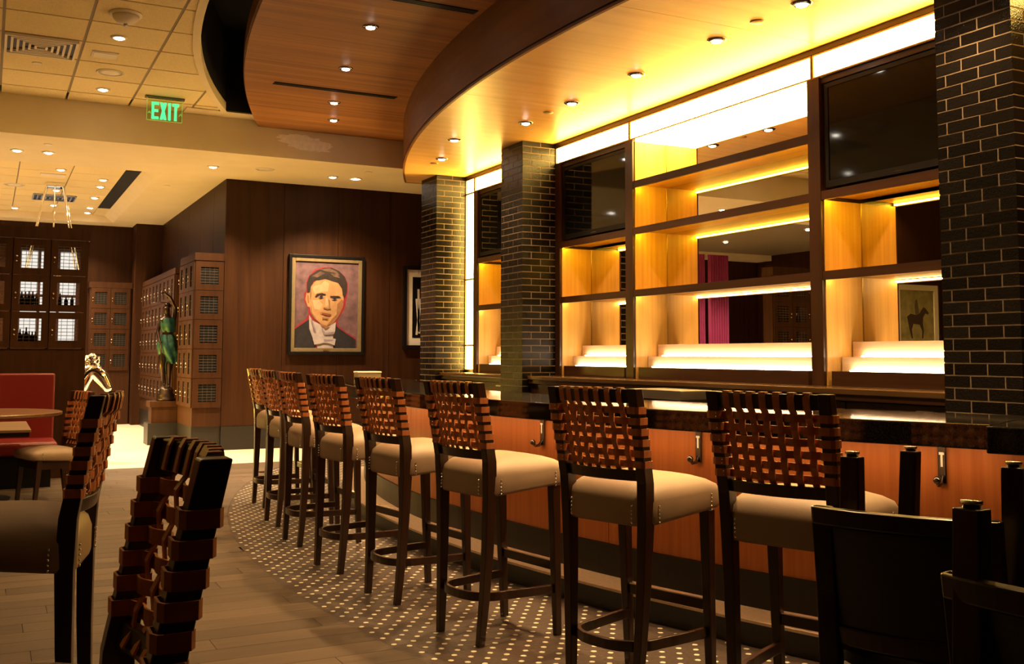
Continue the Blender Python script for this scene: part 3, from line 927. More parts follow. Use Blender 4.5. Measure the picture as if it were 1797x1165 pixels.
for px in (955, 1228, 1655, 617):
    p = find_phi(px, 9.18, 0.82)
    x, y = barpt(9.185, p)
    hk = box('purse_hook', (-0.012, 0.0, -0.017, 0.017, 0.0, 0.165), M_DCHROME, bar, bevel=0.004)
    hk['label'] = 'dark chrome coat hook under the bar edge'
    hk.location = (x, y, 0.74); hk.rotation_euler = (0, 0, -p)
    part('hook_arm', lambda b: b.tube([(-0.008, 0, 0.03), (-0.03, 0, 0.004), (-0.055, 0, 0.002), (-0.07, 0, 0.018)], 0.009, 8), M_DCHROME, hk, smooth=True)
    part('hook_knob', lambda b: b.ball((-0.072, 0, 0.022), 0.016, 10), M_DCHROME, hk, smooth=True)
    part('painted_glint', lambda b: b.box(-0.0135, -0.012, -0.010, 0.010, 0.118, 0.128).box(-0.0135, -0.012, -0.004, 0.004, 0.07, 0.118), mat('glint_white', (0.9, 0.9, 0.88), 0.3), hk)  # white T shape painted on for the glint of the chrome
xb, yb, _ = onz(640, 675, 1.0)
t = thing('napkin_box', 'pale box with a white lid on the far end of the bar top', 'box', (xb+0.04, yb+0.05, 1.0), R(-8))
box('body', (-0.10, 0.10, -0.09, 0.09, 0.0, 0.098), mat('box_grey', (0.30, 0.22, 0.13), 0.6), t, bevel=0.003)
box('lid', (-0.104, 0.104, -0.094, 0.094, 0.098, 0.112), mat('box_white', (0.75, 0.68, 0.58), 0.6), t, bevel=0.003)


# ------------------------------------------------------------------ seating
def lerpmap(z, tab):
    for (a, b), (c, d) in zip(tab[:-1], tab[1:]):
        if z <= c:
            return b+(d-b)*(z-a)/(c-a)
    return tab[-1][1]


def weave_chair(name, label, cat, tall=True, group=None):
    """chair or stool with a woven strap back; local +y is forward"""
    t = thing(name, label, cat, (0, 0, 0), 0, group)
    Z = (lambda z: z) if tall else (lambda z: lerpmap(z, [(0, 0), (0.65, 0.36), (0.80, 0.47), (1.133, 0.93)]))
    RX = [(0.0, 0.158, -0.216), (0.20, 0.170, -0.203), (0.42, 0.180, -0.194), (0.64, 0.188, -0.190), (0.79, 0.193, -0.196), (0.90, 0.196, -0.216), (1.02, 0.1985, -0.240), (1.133, 0.200, -0.264)]

    def rear(z):
        for a, b in zip(RX[:-1], RX[1:]):
            if z <= b[0]+1e-9:
                f = (z-a[0])/(b[0]-a[0])
                return a[1]+(b[1]-a[1])*f, a[2]+(b[2]-a[2])*f
        return RX[-1][1:]
    for s in (-1, 1):
        MB().bar([(s*x, yv, Z(z)) for z, x, yv in RX], [0.015, 0.017, 0.019, 0.021, 0.021, 0.021, 0.021, 0.021], [0.016, 0.019, 0.022, 0.025, 0.025, 0.023, 0.022, 0.021]).build('leg', M_STOOL, t, bevel=0.003)
    for s in (-1, 1):
        zt_ = Z(0.668)
        MB().bar([(s*0.202, 0.176, 0), (s*0.205, 0.160, zt_*0.6), (s*0.207, 0.152, zt_)], [0.015, 0.019, 0.022], [0.015, 0.019, 0.022]).build('leg', M_STOOL, t, bevel=0.003)

    def backy(u, z):
        """curved back surface: u in -1..1 across"""
        x, yv = rear(z)
        return yv-0.030*(1-u*u)

    def rail(z0, z1, hw):
        zc = (z0+z1)/2
        xr, _ = rear(zc)
        us = frange(-1, 1, 13)
        rings = []
        for u in us:
            ring = []
            for dz, dy in ((z0, -1), (z0, 1), (z1, 1), (z1, -1)):
                ring.append((u*(xr-0.019), backy(u, dz)+dy*hw, Z(dz)))
            rings.append(ring)
        return MB().loft(rings)
    rail(1.080, 1.131, 0.011).build('top_rail', M_STOOL, t, bevel=0.003)
    rail(0.797, 0.838, 0.011).build('lower_rail', M_STOOL, t, bevel=0.003)
    # seven upright straps
    nV, nH = 7, 6
    zs = [1.055-0.039*i for i in range(nH)]
    us = [-0.80+1.6*i/(nV-1) for i in range(nV)]
    amp = 0.0052
    for i, u in enumerate(us):
        path = []
        zt_, zb_ = 1.131, 1.080
        th = 0.013
        # wraps over the top rail, then runs down through the weave
        path += [(backy(u, 1.082)+th, 1.083), (backy(u, 1.12)+th, 1.122), (backy(u, 1.131)+0.009, 1.1345), (backy(u, 1.131)-0.009, 1.1345), (backy(u, 1.12)-th, 1.122), (backy(u, 1.09)-th, 1.085)]
        path.append((backy(u, 1.075)-0.004, 1.074))
        for j, z in enumerate(zs):
            sgn = 1 if (i+j) % 2 else -1
            path.append((backy(u, z)+sgn*amp, z))
        path.append((backy(u, 0.838)+0.004, 0.838))
        path.append((backy(u, 0.80)+0.0135, 0.806))
        xr = rear(1.0)[0]-0.022
        MB().ribbon([(u*(xr+(0.002 if z > 1.07 else -0.004*(1-(z-0.8)/0.3))), yv, Z(z)) for yv, z in path], 0.0042, (1, 0, 0), 0.0118).build('strap', [M_LEATHER, M_LEDGE], t, smooth=False)
    # six cross straps wrapped round the posts
    for j, z in enumerate(zs):
        b = MB()
        x, yv = rear(z)
        hw = 0.0125 if tall else 0.015
        for s in (-1, 1):
            a, c = 0.0235, 0.0255
            loop = [(s*(x-a), yv-c), (s*(x-a*0.5), yv-c-0.001), (s*(x+a*0.5), yv-c-0.001), (s*(x+a), yv-c*0.8), (s*(x+a+0.0015), yv), (s*(x+a), yv+c*0.8), (s*(x+a*0.5), yv+c+0.001), (s*(x-a), yv+c), (s*(x-a-0.001), yv)]
            b.ribbon([(p[0], p[1], Z(z)) for p in loop], 0.0042, (0, 0.0, 1), hw, closed=True)
        path = [(-(x-0.023), yv-0.004)]
        for q in range(25):
            u = -0.94+1.88*q/24
            ph = (u+0.80)/(1.6/(nV-1))
            o = math.cos(math.pi*(ph+j))*amp*1.0
            path.append((u*(x-0.023), backy(u, z)+o))
        path.append(((x-0.023), yv-0.004))
        b.ribbon([(p[0], p[1], Z(z)) for p in path], 0.0042, (0, 0, 1), hw)
        b.build('strap', [M_LEATHER, M_LEDGE], t)
    rv = MB()
    for z in zs:
        x, yv = rear(z)
        for dz in (-0.006, 0.006):
            rv.ball((-(x-0.014), yv-0.0285, Z(z)+dz*(1 if tall else 1.2)), 0.0032, 6)
    rv.build('strap_rivets', M_NAIL, t, smooth=True, stuff=True)
    # upholstered seat
    rings = []
    prof = [(0.0, 0.02), (0.015, 0.004), (0.10, 0.0), (0.52, 0.0), (0.70, 0.010), (0.84, 0.034), (0.93, 0.075), (0.98, 0.12), (1.0, 0.165)]
    for f, ins in prof:
        ring = []
        for k in range(44):
            a = 2*math.pi*(k+0.5)/44
            ca, sa = math.cos(a), math.sin(a)
            e = 0.22 if ins < 0.03 else 0.32
            cx_ = math.copysign(abs(ca)**e, ca); sy_ = math.copysign(abs(sa)**e, sa)
            yy = 0.008+(0.212-ins)*sy_
            hx = 0.232+0.016*(yy/0.21) - ins
            zb = 0.650+0.022*(yy/0.21)+0.006*cx_*cx_
            zt2 = 0.797+0.010*(1-(yy/0.21)**2)
            if sy_ < -0.5:
                yy -= 0.014*(1-cx_*cx_)
            ring.append((hx*cx_, yy, Z(zb+(zt2-zb)*f)))
        rings.append(ring)
    MB().loft(rings).build('seat', M_CUSH, t, smooth=True)
    nb = MB()
    for i in range(5):
        z = Z(0.650+0.0145*i) if tall else Z(0.66)+0.012*i
        for s in (-1, 1):
            nb.ball((s*0.2185, -0.150, z), 0.0042, 6)
            nb.ball((s*0.150, -0.2215, z), 0.0042, 6)
            nb.ball((s*0.2415, 0.135, z+0.02), 0.0042, 6)
    nb.build('nail_trim', M_NAIL, t, smooth=True, stuff=True)
    if tall:
        path = [(0.197, 0.160, 0.205), (0.190, 0.05, 0.205), (0.180, -0.04, 0.205)]
        for q in range(0, 21):
            a = math.pi*q/20
            path.append((math.copysign(abs(math.cos(a))**0.8, math.cos(a))*0.172, -0.085-0.155*math.sin(a)**0.8, 0.205))
        path += [(-0.180, -0.04, 0.205), (-0.190, 0.05, 0.205), (-0.197, 0.160, 0.205)]
        MB().hbar(path, 0.010, 0.019).build('foot_ring', M_STOOL, t, bevel=0.003)
        st = box('front_stretcher', (-0.19, 0.19, 0.155, 0.180, 0.285, 0.325), M_STOOL, t, bevel=0.002)
        box('foot_plate', (-0.185, 0.185, 0.153, 0.184, 0.325, 0.329), M_NAIL, st)
    else:
        for s in (-1, 1):
            box('apron', (s*0.2-0.012, s*0.2+0.012, -0.17, 0.15, 0.30, 0.362), M_STOOL, t)
        box('apron', (-0.19, 0.19, 0.14, 0.165, 0.30, 0.362), M_STOOL, t)
    return t


stool = weave_chair('bar_stool', '', 'bar stool', True, 'woven-back stools along the bar')
poses = [(2.278, 8.636, 2.0), (2.149, 7.674, 1.0), (2.075, 6.841, 2.6), (2.038, 5.931, 8.0), (2.071, 5.107, 8.0), (2.123, 4.258, 9.3), (2.269, 3.341, 16.0), (2.504, 2.677, 20.6)]
ordn = ['first', 'second', 'third', 'fourth', 'fifth', 'sixth', 'seventh', 'eighth']
for i, (x, y, d) in enumerate(poses):
    o = stool if i == 0 else copy_tree(stool)
    o.location = (x, y, 0); o.rotation_euler = (0, 0, R(d)-math.pi/2)
    o['label'] = 'woven leather strap bar stool with taupe seat, %s along the bar from the portrait wall' % ordn[i]
for (x, y, a, l) in ((0.01, 1.60, 180, 'woven strap stool on the plank floor, its back seen edge-on, apart from the bar'),
                     (0.075, 3.40, 167, 'woven strap stool with nail-trimmed seat standing between the booth tables and the plank aisle')):
    o = copy_tree(stool)
    o.location = (x, y, 0); o.rotation_euler = (0, 0, R(a)-math.pi/2)
    o['label'] = l; o['group'] = 'woven-back stools away from the bar'
    if y < 2:
        o.scale = (1, 1, 0.983)
dc = weave_chair('dining_chair', 'low woven-back dining chair with padded seat at the booth table', 'chair', False)
dc.location = (0.50, 9.56, 0); dc.rotation_euler = (0, 0, R(197)-math.pi/2)


def side_chair(name, label, group):
    t = thing(name, label, 'chair', (0, 0, 0), 0, group)
    W = 0.18
    for s in (-1, 1):
        MB().bar([(s*(W+0.005), -0.235, 0), (s*W, -0.19, 0.25), (s*W, -0.18, 0.45), (s*W, -0.20, 0.70), (s*W, -0.235, 0.905)], [0.022]*5, [0.022, 0.024, 0.026, 0.02, 0.016]).build('leg', M_STOOL, t, bevel=0.003)
        part('glide', lambda b: b.lathe([(0.014, 0.0), (0.014, -0.006), (0.017, -0.006), (0.017, -0.012), (0.001, -0.013)], 14, (s*(W+0.005), -0.235)), M_NAIL, t, smooth=True)
        MB().bar([(s*W, 0.19, 0), (s*W, 0.19, 0.25), (s*W, 0.19, 0.45)], [0.022, 0.024, 0.026], [0.022, 0.024, 0.026]).build('leg', M_STOOL, t, bevel=0.003)
        part('glide', lambda b: b.lathe([(0.014, 0.0), (0.014, -0.006), (0.017, -0.006), (0.017, -0.012), (0.001, -0.013)], 14, (s*W, 0.19)), M_NAIL, t, smooth=True)
        box('apron', (s*W-0.012, s*W+0.012, -0.155, 0.165, 0.385, 0.445), M_STOOL, t)
    box('apron', (-W+0.027, W-0.027, 0.178, 0.20, 0.385, 0.445), M_STOOL, t)
    box('apron', (-W+0.027, W-0.027, -0.19, -0.17, 0.385, 0.445), M_STOOL, t)

    def curved(z0, z1, hw, y_, name_, m, ins=0.0, bow=0.035):
        rings = []
        for u in frange(-1, 1, 13):
            lean = lambda z: y_-0.17*(z-0.70)
            rings.append([(u*(W+0.02-ins), lean(z)-bow*(1-u*u)+d*hw, z) for z, d in ((z0, -1), (z0, 1), (z1, 1), (z1, -1))])
        return MB().loft(rings).build(name_, m, t, bevel=0.004)
    curved(0.865, 0.905, 0.016, -0.205, 'top_rail', M_STOOL)
    curved(0.590, 0.632, 0.014, -0.205, 'lower_rail', M_STOOL, 0.035)
    curved(0.633, 0.864, 0.010, -0.203, 'back_panel', M_DARKUP, 0.042)
    rings = []
    for z, ins in [(0.446, 0.006), (0.455, 0.0), (0.48, 0.0), (0.494, 0.02), (0.5, 0.06)]:
        ring = []
        for k in range(36):
            a = 2*math.pi*(k+0.5)/36
            ca, sa = math.cos(a), math.sin(a)
            ring.append(((0.225-ins)*math.copysign(abs(ca)**0.25, ca), 0.015+(0.185-ins)*math.copysign(abs(sa)**0.25, sa), z))
        rings.append(ring)
    MB().loft(rings).build('seat', M_DARKUP, t, smooth=True)
    return t


sc0 = side_chair('side_chair', 'dark wooden side chair with padded back, upright, beside the last bar stools', 'padded side chairs stacked in pairs')
# upright pair and the two upturned on their seats
A_t, B_t = R(28), R(13)


def place(o, bx, by, t, off):
    f = (math.cos(t), math.sin(t))
    o.location = (bx+f[0]*off, by+f[1]*off, 0); o.rotation_euler = (0, 0, t-math.pi/2)


place(sc0, 1.815, 1.645, A_t, 0.24)
sb = copy_tree(sc0); place(sb, 1.431, 0.979, B_t, 0.24)
sb['label'] = 'dark wooden side chair with padded back, upright, nearer the plank aisle, another upturned on it'
for (cx_, cy_, t_, l) in ((1.935, 1.672, R(23), 'upturned dark side chair with steel glides, lying on the chair beside the stool'),
                          (1.403+0.18*math.sin(B_t), 1.132-0.18*math.cos(B_t), B_t, 'upturned dark side chair on the chair nearer the plank aisle')):
    o = copy_tree(sc0)
    f = (math.cos(t_), math.sin(t_))
    # turned about: its front legs (local y=+0.19) stand over the lower chair's back edge
    yaw = t_+math.pi
    o.rotation_mode = 'XYZ'
    o.location = (cx_+f[0]*0.19, cy_+f[1]*0.19, 1.003)
    o.rotation_euler = (Matrix.Rotation(yaw-math.pi/2, 3, 'Z') @ Matrix.Rotation(R(2.2), 3, 'X') @ Matrix.Rotation(math.pi, 3, 'Y')).to_euler()
    o['label'] = l

# booth and tables
t = thing('booth_bench', 'red vinyl booth bench against the locker partition', 'bench', (-0.5, 11.1, 0))
box('base', (-1.2, 1.08, -0.42, 0.20, 0, 0.30), M_BLACK, t)
box('seat', (-1.25, 1.13, -0.5, 0.10, 0.30, 0.43), M_RED, t, bevel=0.04, seg=4)
box('backrest', (-1.25, 1.12, 0.10, 0.22, 0.40, 1.06), M_RED, t, bevel=0.02, seg=3)
t = thing('round_table', 'round brown wood table in front of the red booth', 'table', (-0.05, 9.97, 0))
part('table_top', lambda b: b.lathe([(0.64, 0.715), (0.67, 0.725), (0.67, 0.745), (0.66, 0.75), (0.001, 0.75)], 48), M_TABLE, t)
part('pedestal', lambda b: b.lathe([(0.05, 0.03), (0.045, 0.3), (0.06, 0.715)], 16), M_BLACK, t, smooth=True)
part('foot', lambda b: b.lathe([(0.28, 0.0), (0.28, 0.015), (0.06, 0.035), (0.001, 0.036)], 24), M_BLACK, t)
t = thing('square_table', 'square table with pale wood top and dark edge nearer the aisle', 'table', (-0.15, 7.95, 0))
box('table_top', (-0.43, 0.43, -0.47, 0.47, 0.735, 0.755), wood('pale_table', (0.2, 0.12, 0.07), (0.3, 0.19, 0.11), 'x', 0.4, 0, 18, 1), t, bevel=0.004)
box('table_edge', (-0.42, 0.42, -0.46, 0.46, 0.705, 0.735), M_STOOL, t)
box('pedestal', (-0.05, 0.05, -0.05, 0.05, 0.03, 0.705), M_BLACK, t)
box('foot', (-0.28, 0.28, -0.28, 0.28, 0, 0.03), M_BLACK, t)


# ------------------------------------------------------------------ lockers
door_cache = {}


def locker_door(parent, loc, rz, w_, h_, wf=0.62, hf=0.62, nb=6, nv=3, glass=False, back=True, knob=True):
    """panelled door with a grilled window; local x across, faces -y, origin at its lower left corner"""
    key = (round(w_, 3), round(h_, 3), wf, hf, nb, nv, glass, back, knob)
    ww, wh = w_*wf, h_*hf
    x0, x1 = (w_-ww)/2, (w_+ww)/2
    z0, z1 = (h_-wh)/2, (h_+wh)/2
    if key not in door_cache:
        g = 0.003
        d = MB().box(g, x0, -0.02, 0, g, h_-g).box(x1, w_-g, -0.02, 0, g, h_-g).box(x0, x1, -0.02, 0, g, z0).box(x0, x1, -0.02, 0, z1, h_-g).build('locker_door', M_LOCK, parent)
        gr = MB()
        for i in range(nb):
            z = z0+wh*(i+0.7)/(nb+0.4)
            gr.box(x0, x1, -0.012, -0.008, z-0.0025, z+0.0025)
        for i in range(nv):
            x = x0+ww*(i+1)/(nv+1)
            gr.box(x-0.002, x+0.002, -0.014, -0.012, z0, z1)
        go = gr.build('grille', mat('grille_metal', (0.065, 0.045, 0.03), 0.5, 0.2), d)
        po = MB().box(x0, x1, -0.004, -0.001, z0, z1).build('pane', M_GLASS if glass else M_VOID, d)
        kids = [go, po]
        if knob:
            kids.append(part('knob', lambda b: b.ball((w_*0.07+0.008, -0.032, h_*0.5), 0.012, 8).ball((w_*0.07+0.008, -0.032, h_*0.5-0.05), 0.008, 8), M_NAIL, d, smooth=True))
        door_cache[key] = (d, kids)
    else:
        src, kd = door_cache[key]
        d = inst(src, 'locker_door', parent)
        for c in kd:
            inst(c, c.name.split('.')[0], d)
    d.location = loc; d.rotation_euler = (0, 0, rz)
    return d


# tower by the portrait wall corner
t = thing('locker_cabinet', 'tall wooden locker tower with five grilled doors at the corner beside the statue', 'locker', (2.40, 13.80, 0))
box('carcass', (0.0, 0.368, 0, 1.12, 0.31, 2.585), M_LOCK, t)
box('plinth', (0.0, 0.37, 0.02, 1.10, 0, 0.31), M_STONE, t)
box('cornice', (-0.012, 0.37, -0.022, 1.13, 2.49, 2.59), M_LOCK, t)
rh = 0.385
for i in range(5):
    locker_door(t, (0.0, 0, 0.555+rh*i), 0, 0.368, rh, 0.62, 0.60, 6, 3, False, True, False)
    for j in range(3):
        locker_door(t, (0.0, 0.37*(j+1), 0.555+rh*i), -math.pi/2, 0.37, rh, 0.42, 0.72, 2, 0)
# long row behind the statue, doors facing the lobby
t = thing('locker_cabinet', 'long row of wooden lockers with rows of metal knobs behind the statue', 'locker', (2.46, 15.75, 0))
box('carcass', (0.0, 0.29, 0, 3.55, 0.31, 2.53), M_LOCK, t)
box('plinth', (0.0, 0.29, 0.02, 3.53, 0, 0.31), M_STONE, t)
box('cornice', (-0.012, 0.29, -0.022, 3.56, 2.45, 2.54), M_LOCK, t)
for i in range(5):
    for j in range(9):
        locker_door(t, (0.0, 0.39*(j+1), 0.50+0.388*i), -math.pi/2, 0.39, 0.388, 0.42, 0.72, 2, 0)
    locker_door(t, (0.0, 0, 0.50+0.388*i), 0, 0.29, 0.388, 0.62, 0.60, 6, 3, False, True, False)
# cabinet on the far wall
t = thing('locker_cabinet', 'pair of grilled locker columns against the far wall beyond the chrome horse', 'locker', (1.60, 19.62, 0))
box('carcass', (0.0, 0.70, 0, 0.34, 0.0, 2.54), M_LOCK, t)
box('cornice', (-0.012, 0.71, -0.022, 0.34, 2.44, 2.545), M_LOCK, t)
for i in range(4):
    for j in range(2):
        locker_door(t, (0.02+0.33*j, 0, 0.96+0.37*i), 0, 0.33, 0.37, 0.62, 0.58, 6, 3)
# see-through partition behind the booth
XP = [0.885-0.348*i for i in range(7)]
t = thing('locker_partition', 'wooden locker partition with square grilled windows behind the red booth', 'partition', (0, 11.40, 0))
xl = XP[-1]
box('lower_panel', (xl, 0.905, 0, 0.20, 0.0, 1.305), M_LOCK, t)
box('cornice', (xl, 0.915, -0.03, 0.22, 2.42, 2.545), M_LOCK, t)
for xq in XP:
    box('stile', (xq-0.008, xq+0.02, 0.002, 0.20, 1.305, 2.42), M_LOCK, t)
for i in range(6):
    for j in range(3):
        locker_door(t, (XP[i+1]+0.012, 0, 1.308+0.3705*j), 0, 0.346, 0.3705, 0.62, 0.62, 6, 3, True)
# dark bottles kept in the partition's lockers
bt = random.Random(5)
first = None
for (col, row, n) in ((1, 1, 5), (0, 1, 3), (1, 0, 6)):
    for q in range(n):
        x = XP[col+1]+0.09+0.17*(q+0.5)/n; z = 1.312+0.3705*row+0.072
        if first is None:
            first = thing('bottle', 'small dark bottle standing inside a locker of the see-through partition', 'bottle', (x, 11.52, z), 0, 'bottles in the partition lockers')
            part('glass', lambda b: b.lathe([(0.016, 0), (0.018, 0.01), (0.018, 0.07), (0.007, 0.095), (0.007, 0.13), (0.001, 0.13)], 10), M_BLACK, first, smooth=True)
        else:
            o = copy_tree(first); o.location = (x, 11.52+bt.uniform(-0.03, 0.03), z); o.scale = (1, 1, bt.uniform(0.7, 1.1))
box('locker_shelf', (XP[2], XP[0], 0.03, 0.19, 1.375, 1.384), M_LOCK, t)
box('locker_shelf', (XP[2], XP[0], 0.03, 0.19, 1.745, 1.7545), M_LOCK, t)
a, b = ony(36, 437, Y_FAR-0.03), ony(132, 600, Y_FAR-0.03)
wd = struct(box('window_1', (a[0], b[0], Y_FAR-0.035, Y_FAR-0.02, b[2], a[2]), M_DAY))
xs = frange(a[0], b[0], 4)
for xq in xs:
    box('mullion', (xq-0.025, xq+0.025, Y_FAR-0.06, Y_FAR-0.035, b[2], a[2]), M_STOOL, wd)
for zq in (b[2], (a[2]+b[2])/2, a[2]):
    box('transom', (a[0], b[0], Y_FAR-0.062, Y_FAR-0.036, zq-0.025, zq+0.025), M_STOOL, wd)

t = thing('fill_light_box', 'low amber light box added out of sight behind the booth partition', 'added light', (0.45, 14.3, 0))  # unseen glowing box, added to throw amber light on the lockers
box('base', (-0.25, 0.25, -0.75, 0.75, 0, 0.30), M_LOCK, t)
box('lit_front', (0.20, 0.215, -0.70, 0.70, 0.33, 0.92), glow('amber_fill', (1.0, 0.60, 0.05), 18.0), t)
box('fill_box_body', (-0.25, 0.20, -0.75, 0.75, 0.30, 0.95), M_LOCK, t)
box('top', (-0.28, 0.34, -0.78, 0.78, 0.95, 0.99), M_LOCK, t)

# ------------------------------------------------------------------ statues
def skin(name, verts, edges, mats, parent, sub=2, root=0):
    me = bpy.data.meshes.new(name)
    me.from_pydata([v[:3] for v in verts], edges, [])
    me.materials.append(mats)
    o = bpy.data.objects.new(name, me); COL.objects.link(o); o.parent = parent
    md = o.modifiers.new('skin', 'SKIN'); md.use_smooth_shade = True
    for i, v in enumerate(verts):
        sv = me.skin_vertices[0].data[i]
        r = v[3]
        sv.radius = r if isinstance(r, tuple) else (r, r)
        sv.use_root = (i == root)
    ss = o.modifiers.new('sub', 'SUBSURF'); ss.levels = sub; ss.render_levels = sub
    return o


ped = thing('pedestal', 'stepped wooden pedestal on a black base under the bronze statue', 'pedestal', (2.235, 15.14, 0))
box('base', (-0.22, 0.175, -0.2, 0.2, 0, 0.30), M_STONE, ped)
box('shaft', (-0.17, 0.165, -0.15, 0.15, 0.30, 0.52), M_LOCK, ped)
box('cap', (-0.20, 0.175, -0.18, 0.18, 0.52, 0.60), M_LOCK, ped, bevel=0.004)
stt = thing('bronze_statue', 'bronze statue of a robed woman raising scales, on the wooden pedestal', 'statue', (2.27, 15.12, 0.60))
part('plinth', lambda b: b.lathe([(0.13, 0), (0.135, 0.03), (0.11, 0.05), (0.12, 0.08), (0.095, 0.11), (0.10, 0.15), (0.07, 0.19), (0.001, 0.19)], 20), M_BRONZE, stt, smooth=True)
V = [(0, 0, 0.80, 0.088), (0, 0, 0.94, 0.072), (0, 0, 1.07, (0.092, 0.07)), (0, 0, 1.15, (0.075, 0.055)), (-0.005, 0, 1.20, 0.030), (-0.02, -0.005, 1.27, 0.052), (-0.025, -0.01, 1.335, 0.045),
     (0.045, 0, 0.72, 0.072), (0.03, -0.01, 0.48, 0.047), (0.035, 0.015, 0.24, 0.028), (0.035, -0.05, 0.195, 0.022),
     (-0.05, 0, 0.70, 0.072), (-0.075, -0.06, 0.50, 0.047), (-0.03, 0.0, 0.27, 0.028), (-0.04, -0.06, 0.215, 0.022),
     (0.085, 0, 1.14, 0.034), (0.10, -0.01, 1.30, 0.028), (0.02, -0.03, 1.46, 0.022), (-0.07, -0.03, 1.53, 0.017), (-0.115, -0.03, 1.51, 0.022),
     (-0.09, 0, 1.13, 0.034), (-0.14, -0.02, 0.97, 0.027), (-0.12, -0.09, 0.84, 0.02), (-0.10, -0.11, 0.80, 0.022)]
Ed = [(0, 1), (1, 2), (2, 3), (3, 4), (4, 5), (5, 6), (0, 7), (7, 8), (8, 9), (9, 10), (0, 11), (11, 12), (12, 13), (13, 14), (3, 15), (15, 16), (16, 17), (17, 18), (18, 19), (3, 20), (20, 21), (21, 22), (22, 23)]
skin('body', V, Ed, M_BRONZE, stt)


def drape(b, levels, n=28, fold=7, amp=0.012):
    rings = []
    for cx_, cy_, rx, ry, z in levels:
        rings.append([(cx_+(rx+amp*math.sin(fold*a+z*9))*math.cos(a), cy_+(ry+amp*math.sin(fold*a+z*9))*math.sin(a), z) for a in [2*math.pi*k/n for k in range(n)]])
    b.loft(rings, 0, cap=False)


part('bodice', lambda b: drape(b, [(0, 0, 0.088, 0.066, 1.165), (0.0, 0, 0.108, 0.080, 1.12), (0, 0, 0.108, 0.082, 1.06), (0, 0, 0.095, 0.076, 1.0), (0.01, 0, 0.085, 0.07, 0.965)], 28, 5, 0.009), M_VERD, stt, smooth=True)
part('skirt', lambda b: drape(b, [(0, 0, 0.085, 0.075, 0.93), (0, 0, 0.115, 0.10, 0.86), (0.0, 0, 0.135, 0.115, 0.76), (0.02, 0, 0.14, 0.12, 0.67), (0.05, 0.01, 0.115, 0.10, 0.58), (0.07, 0.02, 0.08, 0.07, 0.52)], 36, 6, 0.014), M_VERD, stt, smooth=True)
part('hanging_cloth', lambda b: drape(b, [(0.05, 0.04, 0.06, 0.05, 0.60), (0.03, 0.05, 0.05, 0.045, 0.45), (-0.01, 0.05, 0.05, 0.04, 0.38)], 20, 5, 0.01), M_VERD, stt, smooth=True)
part('hair_bun', lambda b: b.ball((-0.005, 0.03, 1.345), 0.048, 10), M_BRONZE, stt, smooth=True)
part('sword', lambda b: b.tube([(-0.11, -0.11, 0.84), (-0.05, -0.05, 0.22)], 0.012, 8), M_BRONZE, stt, smooth=True)
sc_ = part('scale_beam', lambda b: b.tube([(-0.25, -0.03, 1.37), (-0.12, -0.03, 1.39), (0.01, -0.03, 1.37)], 0.006, 6), M_BRONZE, stt, smooth=True)
part('scale_pan', lambda b: b.lathe([(0.001, 1.19), (0.03, 1.192), (0.045, 1.203)], 14, (-0.25, -0.03)).tube([(-0.29, -0.03, 1.203), (-0.25, -0.03, 1.37)], 0.002, 4).tube([(-0.21, -0.03, 1.203), (-0.25, -0.03, 1.37)], 0.002, 4), M_BRONZE, stt)
part('chain', lambda b: b.tube([(-0.115, -0.03, 1.50), (-0.12, -0.03, 1.39)], 0.004, 5), M_BRONZE, stt)

# chrome horse behind the partition end, head and neck in sight
hs = thing('chrome_horse', 'polished chrome sculpture of a horse, head and mane showing past the partition end', 'sculpture', (0.62, 12.75, 0))
V = [(-0.25, 0, 0.72, 0.17), (-0.02, 0, 0.70, 0.165), (0.18, 0, 0.74, 0.16), (0.33, 0, 0.90, 0.145), (0.41, 0, 1.04, 0.125), (0.50, -0.01, 1.07, 0.105), (0.57, -0.03, 1.00, 0.098), (0.63, -0.05, 0.89, 0.062), (0.665, -0.06, 0.82, 0.055),
     (0.20, 0.07, 0.55, 0.065), (0.20, 0.07, 0.32, 0.038), (0.20, 0.07, 0.08, 0.03), (0.22, 0.07, 0.02, 0.04),
     (0.24, -0.07, 0.55, 0.065), (0.34, -0.07, 0.36, 0.038), (0.36, -0.07, 0.08, 0.03), (0.39, -0.07, 0.02, 0.04),
     (-0.34, 0.08, 0.55, 0.075), (-0.40, 0.08, 0.32, 0.04), (-0.36, 0.08, 0.08, 0.03), (-0.34, 0.08, 0.02, 0.04),
     (-0.34, -0.08, 0.55, 0.075), (-0.40, -0.08, 0.32, 0.04), (-0.36, -0.08, 0.08, 0.03), (-0.34, -0.08, 0.02, 0.04),
     (-0.42, 0, 0.72, 0.05), (-0.48, 0, 0.5, 0.035), (-0.46, 0, 0.3, 0.02)]
Ed = [(0, 1), (1, 2), (2, 3), (3, 4), (4, 5), (5, 6), (6, 7), (7, 8), (2, 9), (9, 10), (10, 11), (11, 12), (2, 13), (13, 14), (14, 15), (15, 16), (0, 17), (17, 18), (18, 19), (19, 20), (0, 21), (21, 22), (22, 23), (23, 24), (0, 25), (25, 26), (26, 27)]
skin('body', V, Ed, M_CHROME, hs, root=1)
part('mane', lambda b: [b.ball((0.26+0.21*f, 0.02*math.sin(9*f), 1.0+0.20*math.sin(f*1.5)), 0.055+0.012*math.sin(20*f), 8) for f in frange(0, 1, 9)], M_CHROME, hs, smooth=True)
part('forelock', lambda b: [b.ball((0.50+0.07*f, -0.05, 1.14-0.09*f), 0.035, 8) for f in frange(0, 1, 4)], M_CHROME, hs, smooth=True)
for s in (-1, 1):
    part('ear', lambda b: b.tube([(0.515, -0.01+0.045*s, 1.13), (0.53, -0.01+0.06*s, 1.18), (0.545, -0.01+0.055*s, 1.225)], [0.022, 0.02, 0.004], 8), M_CHROME, hs, smooth=True)
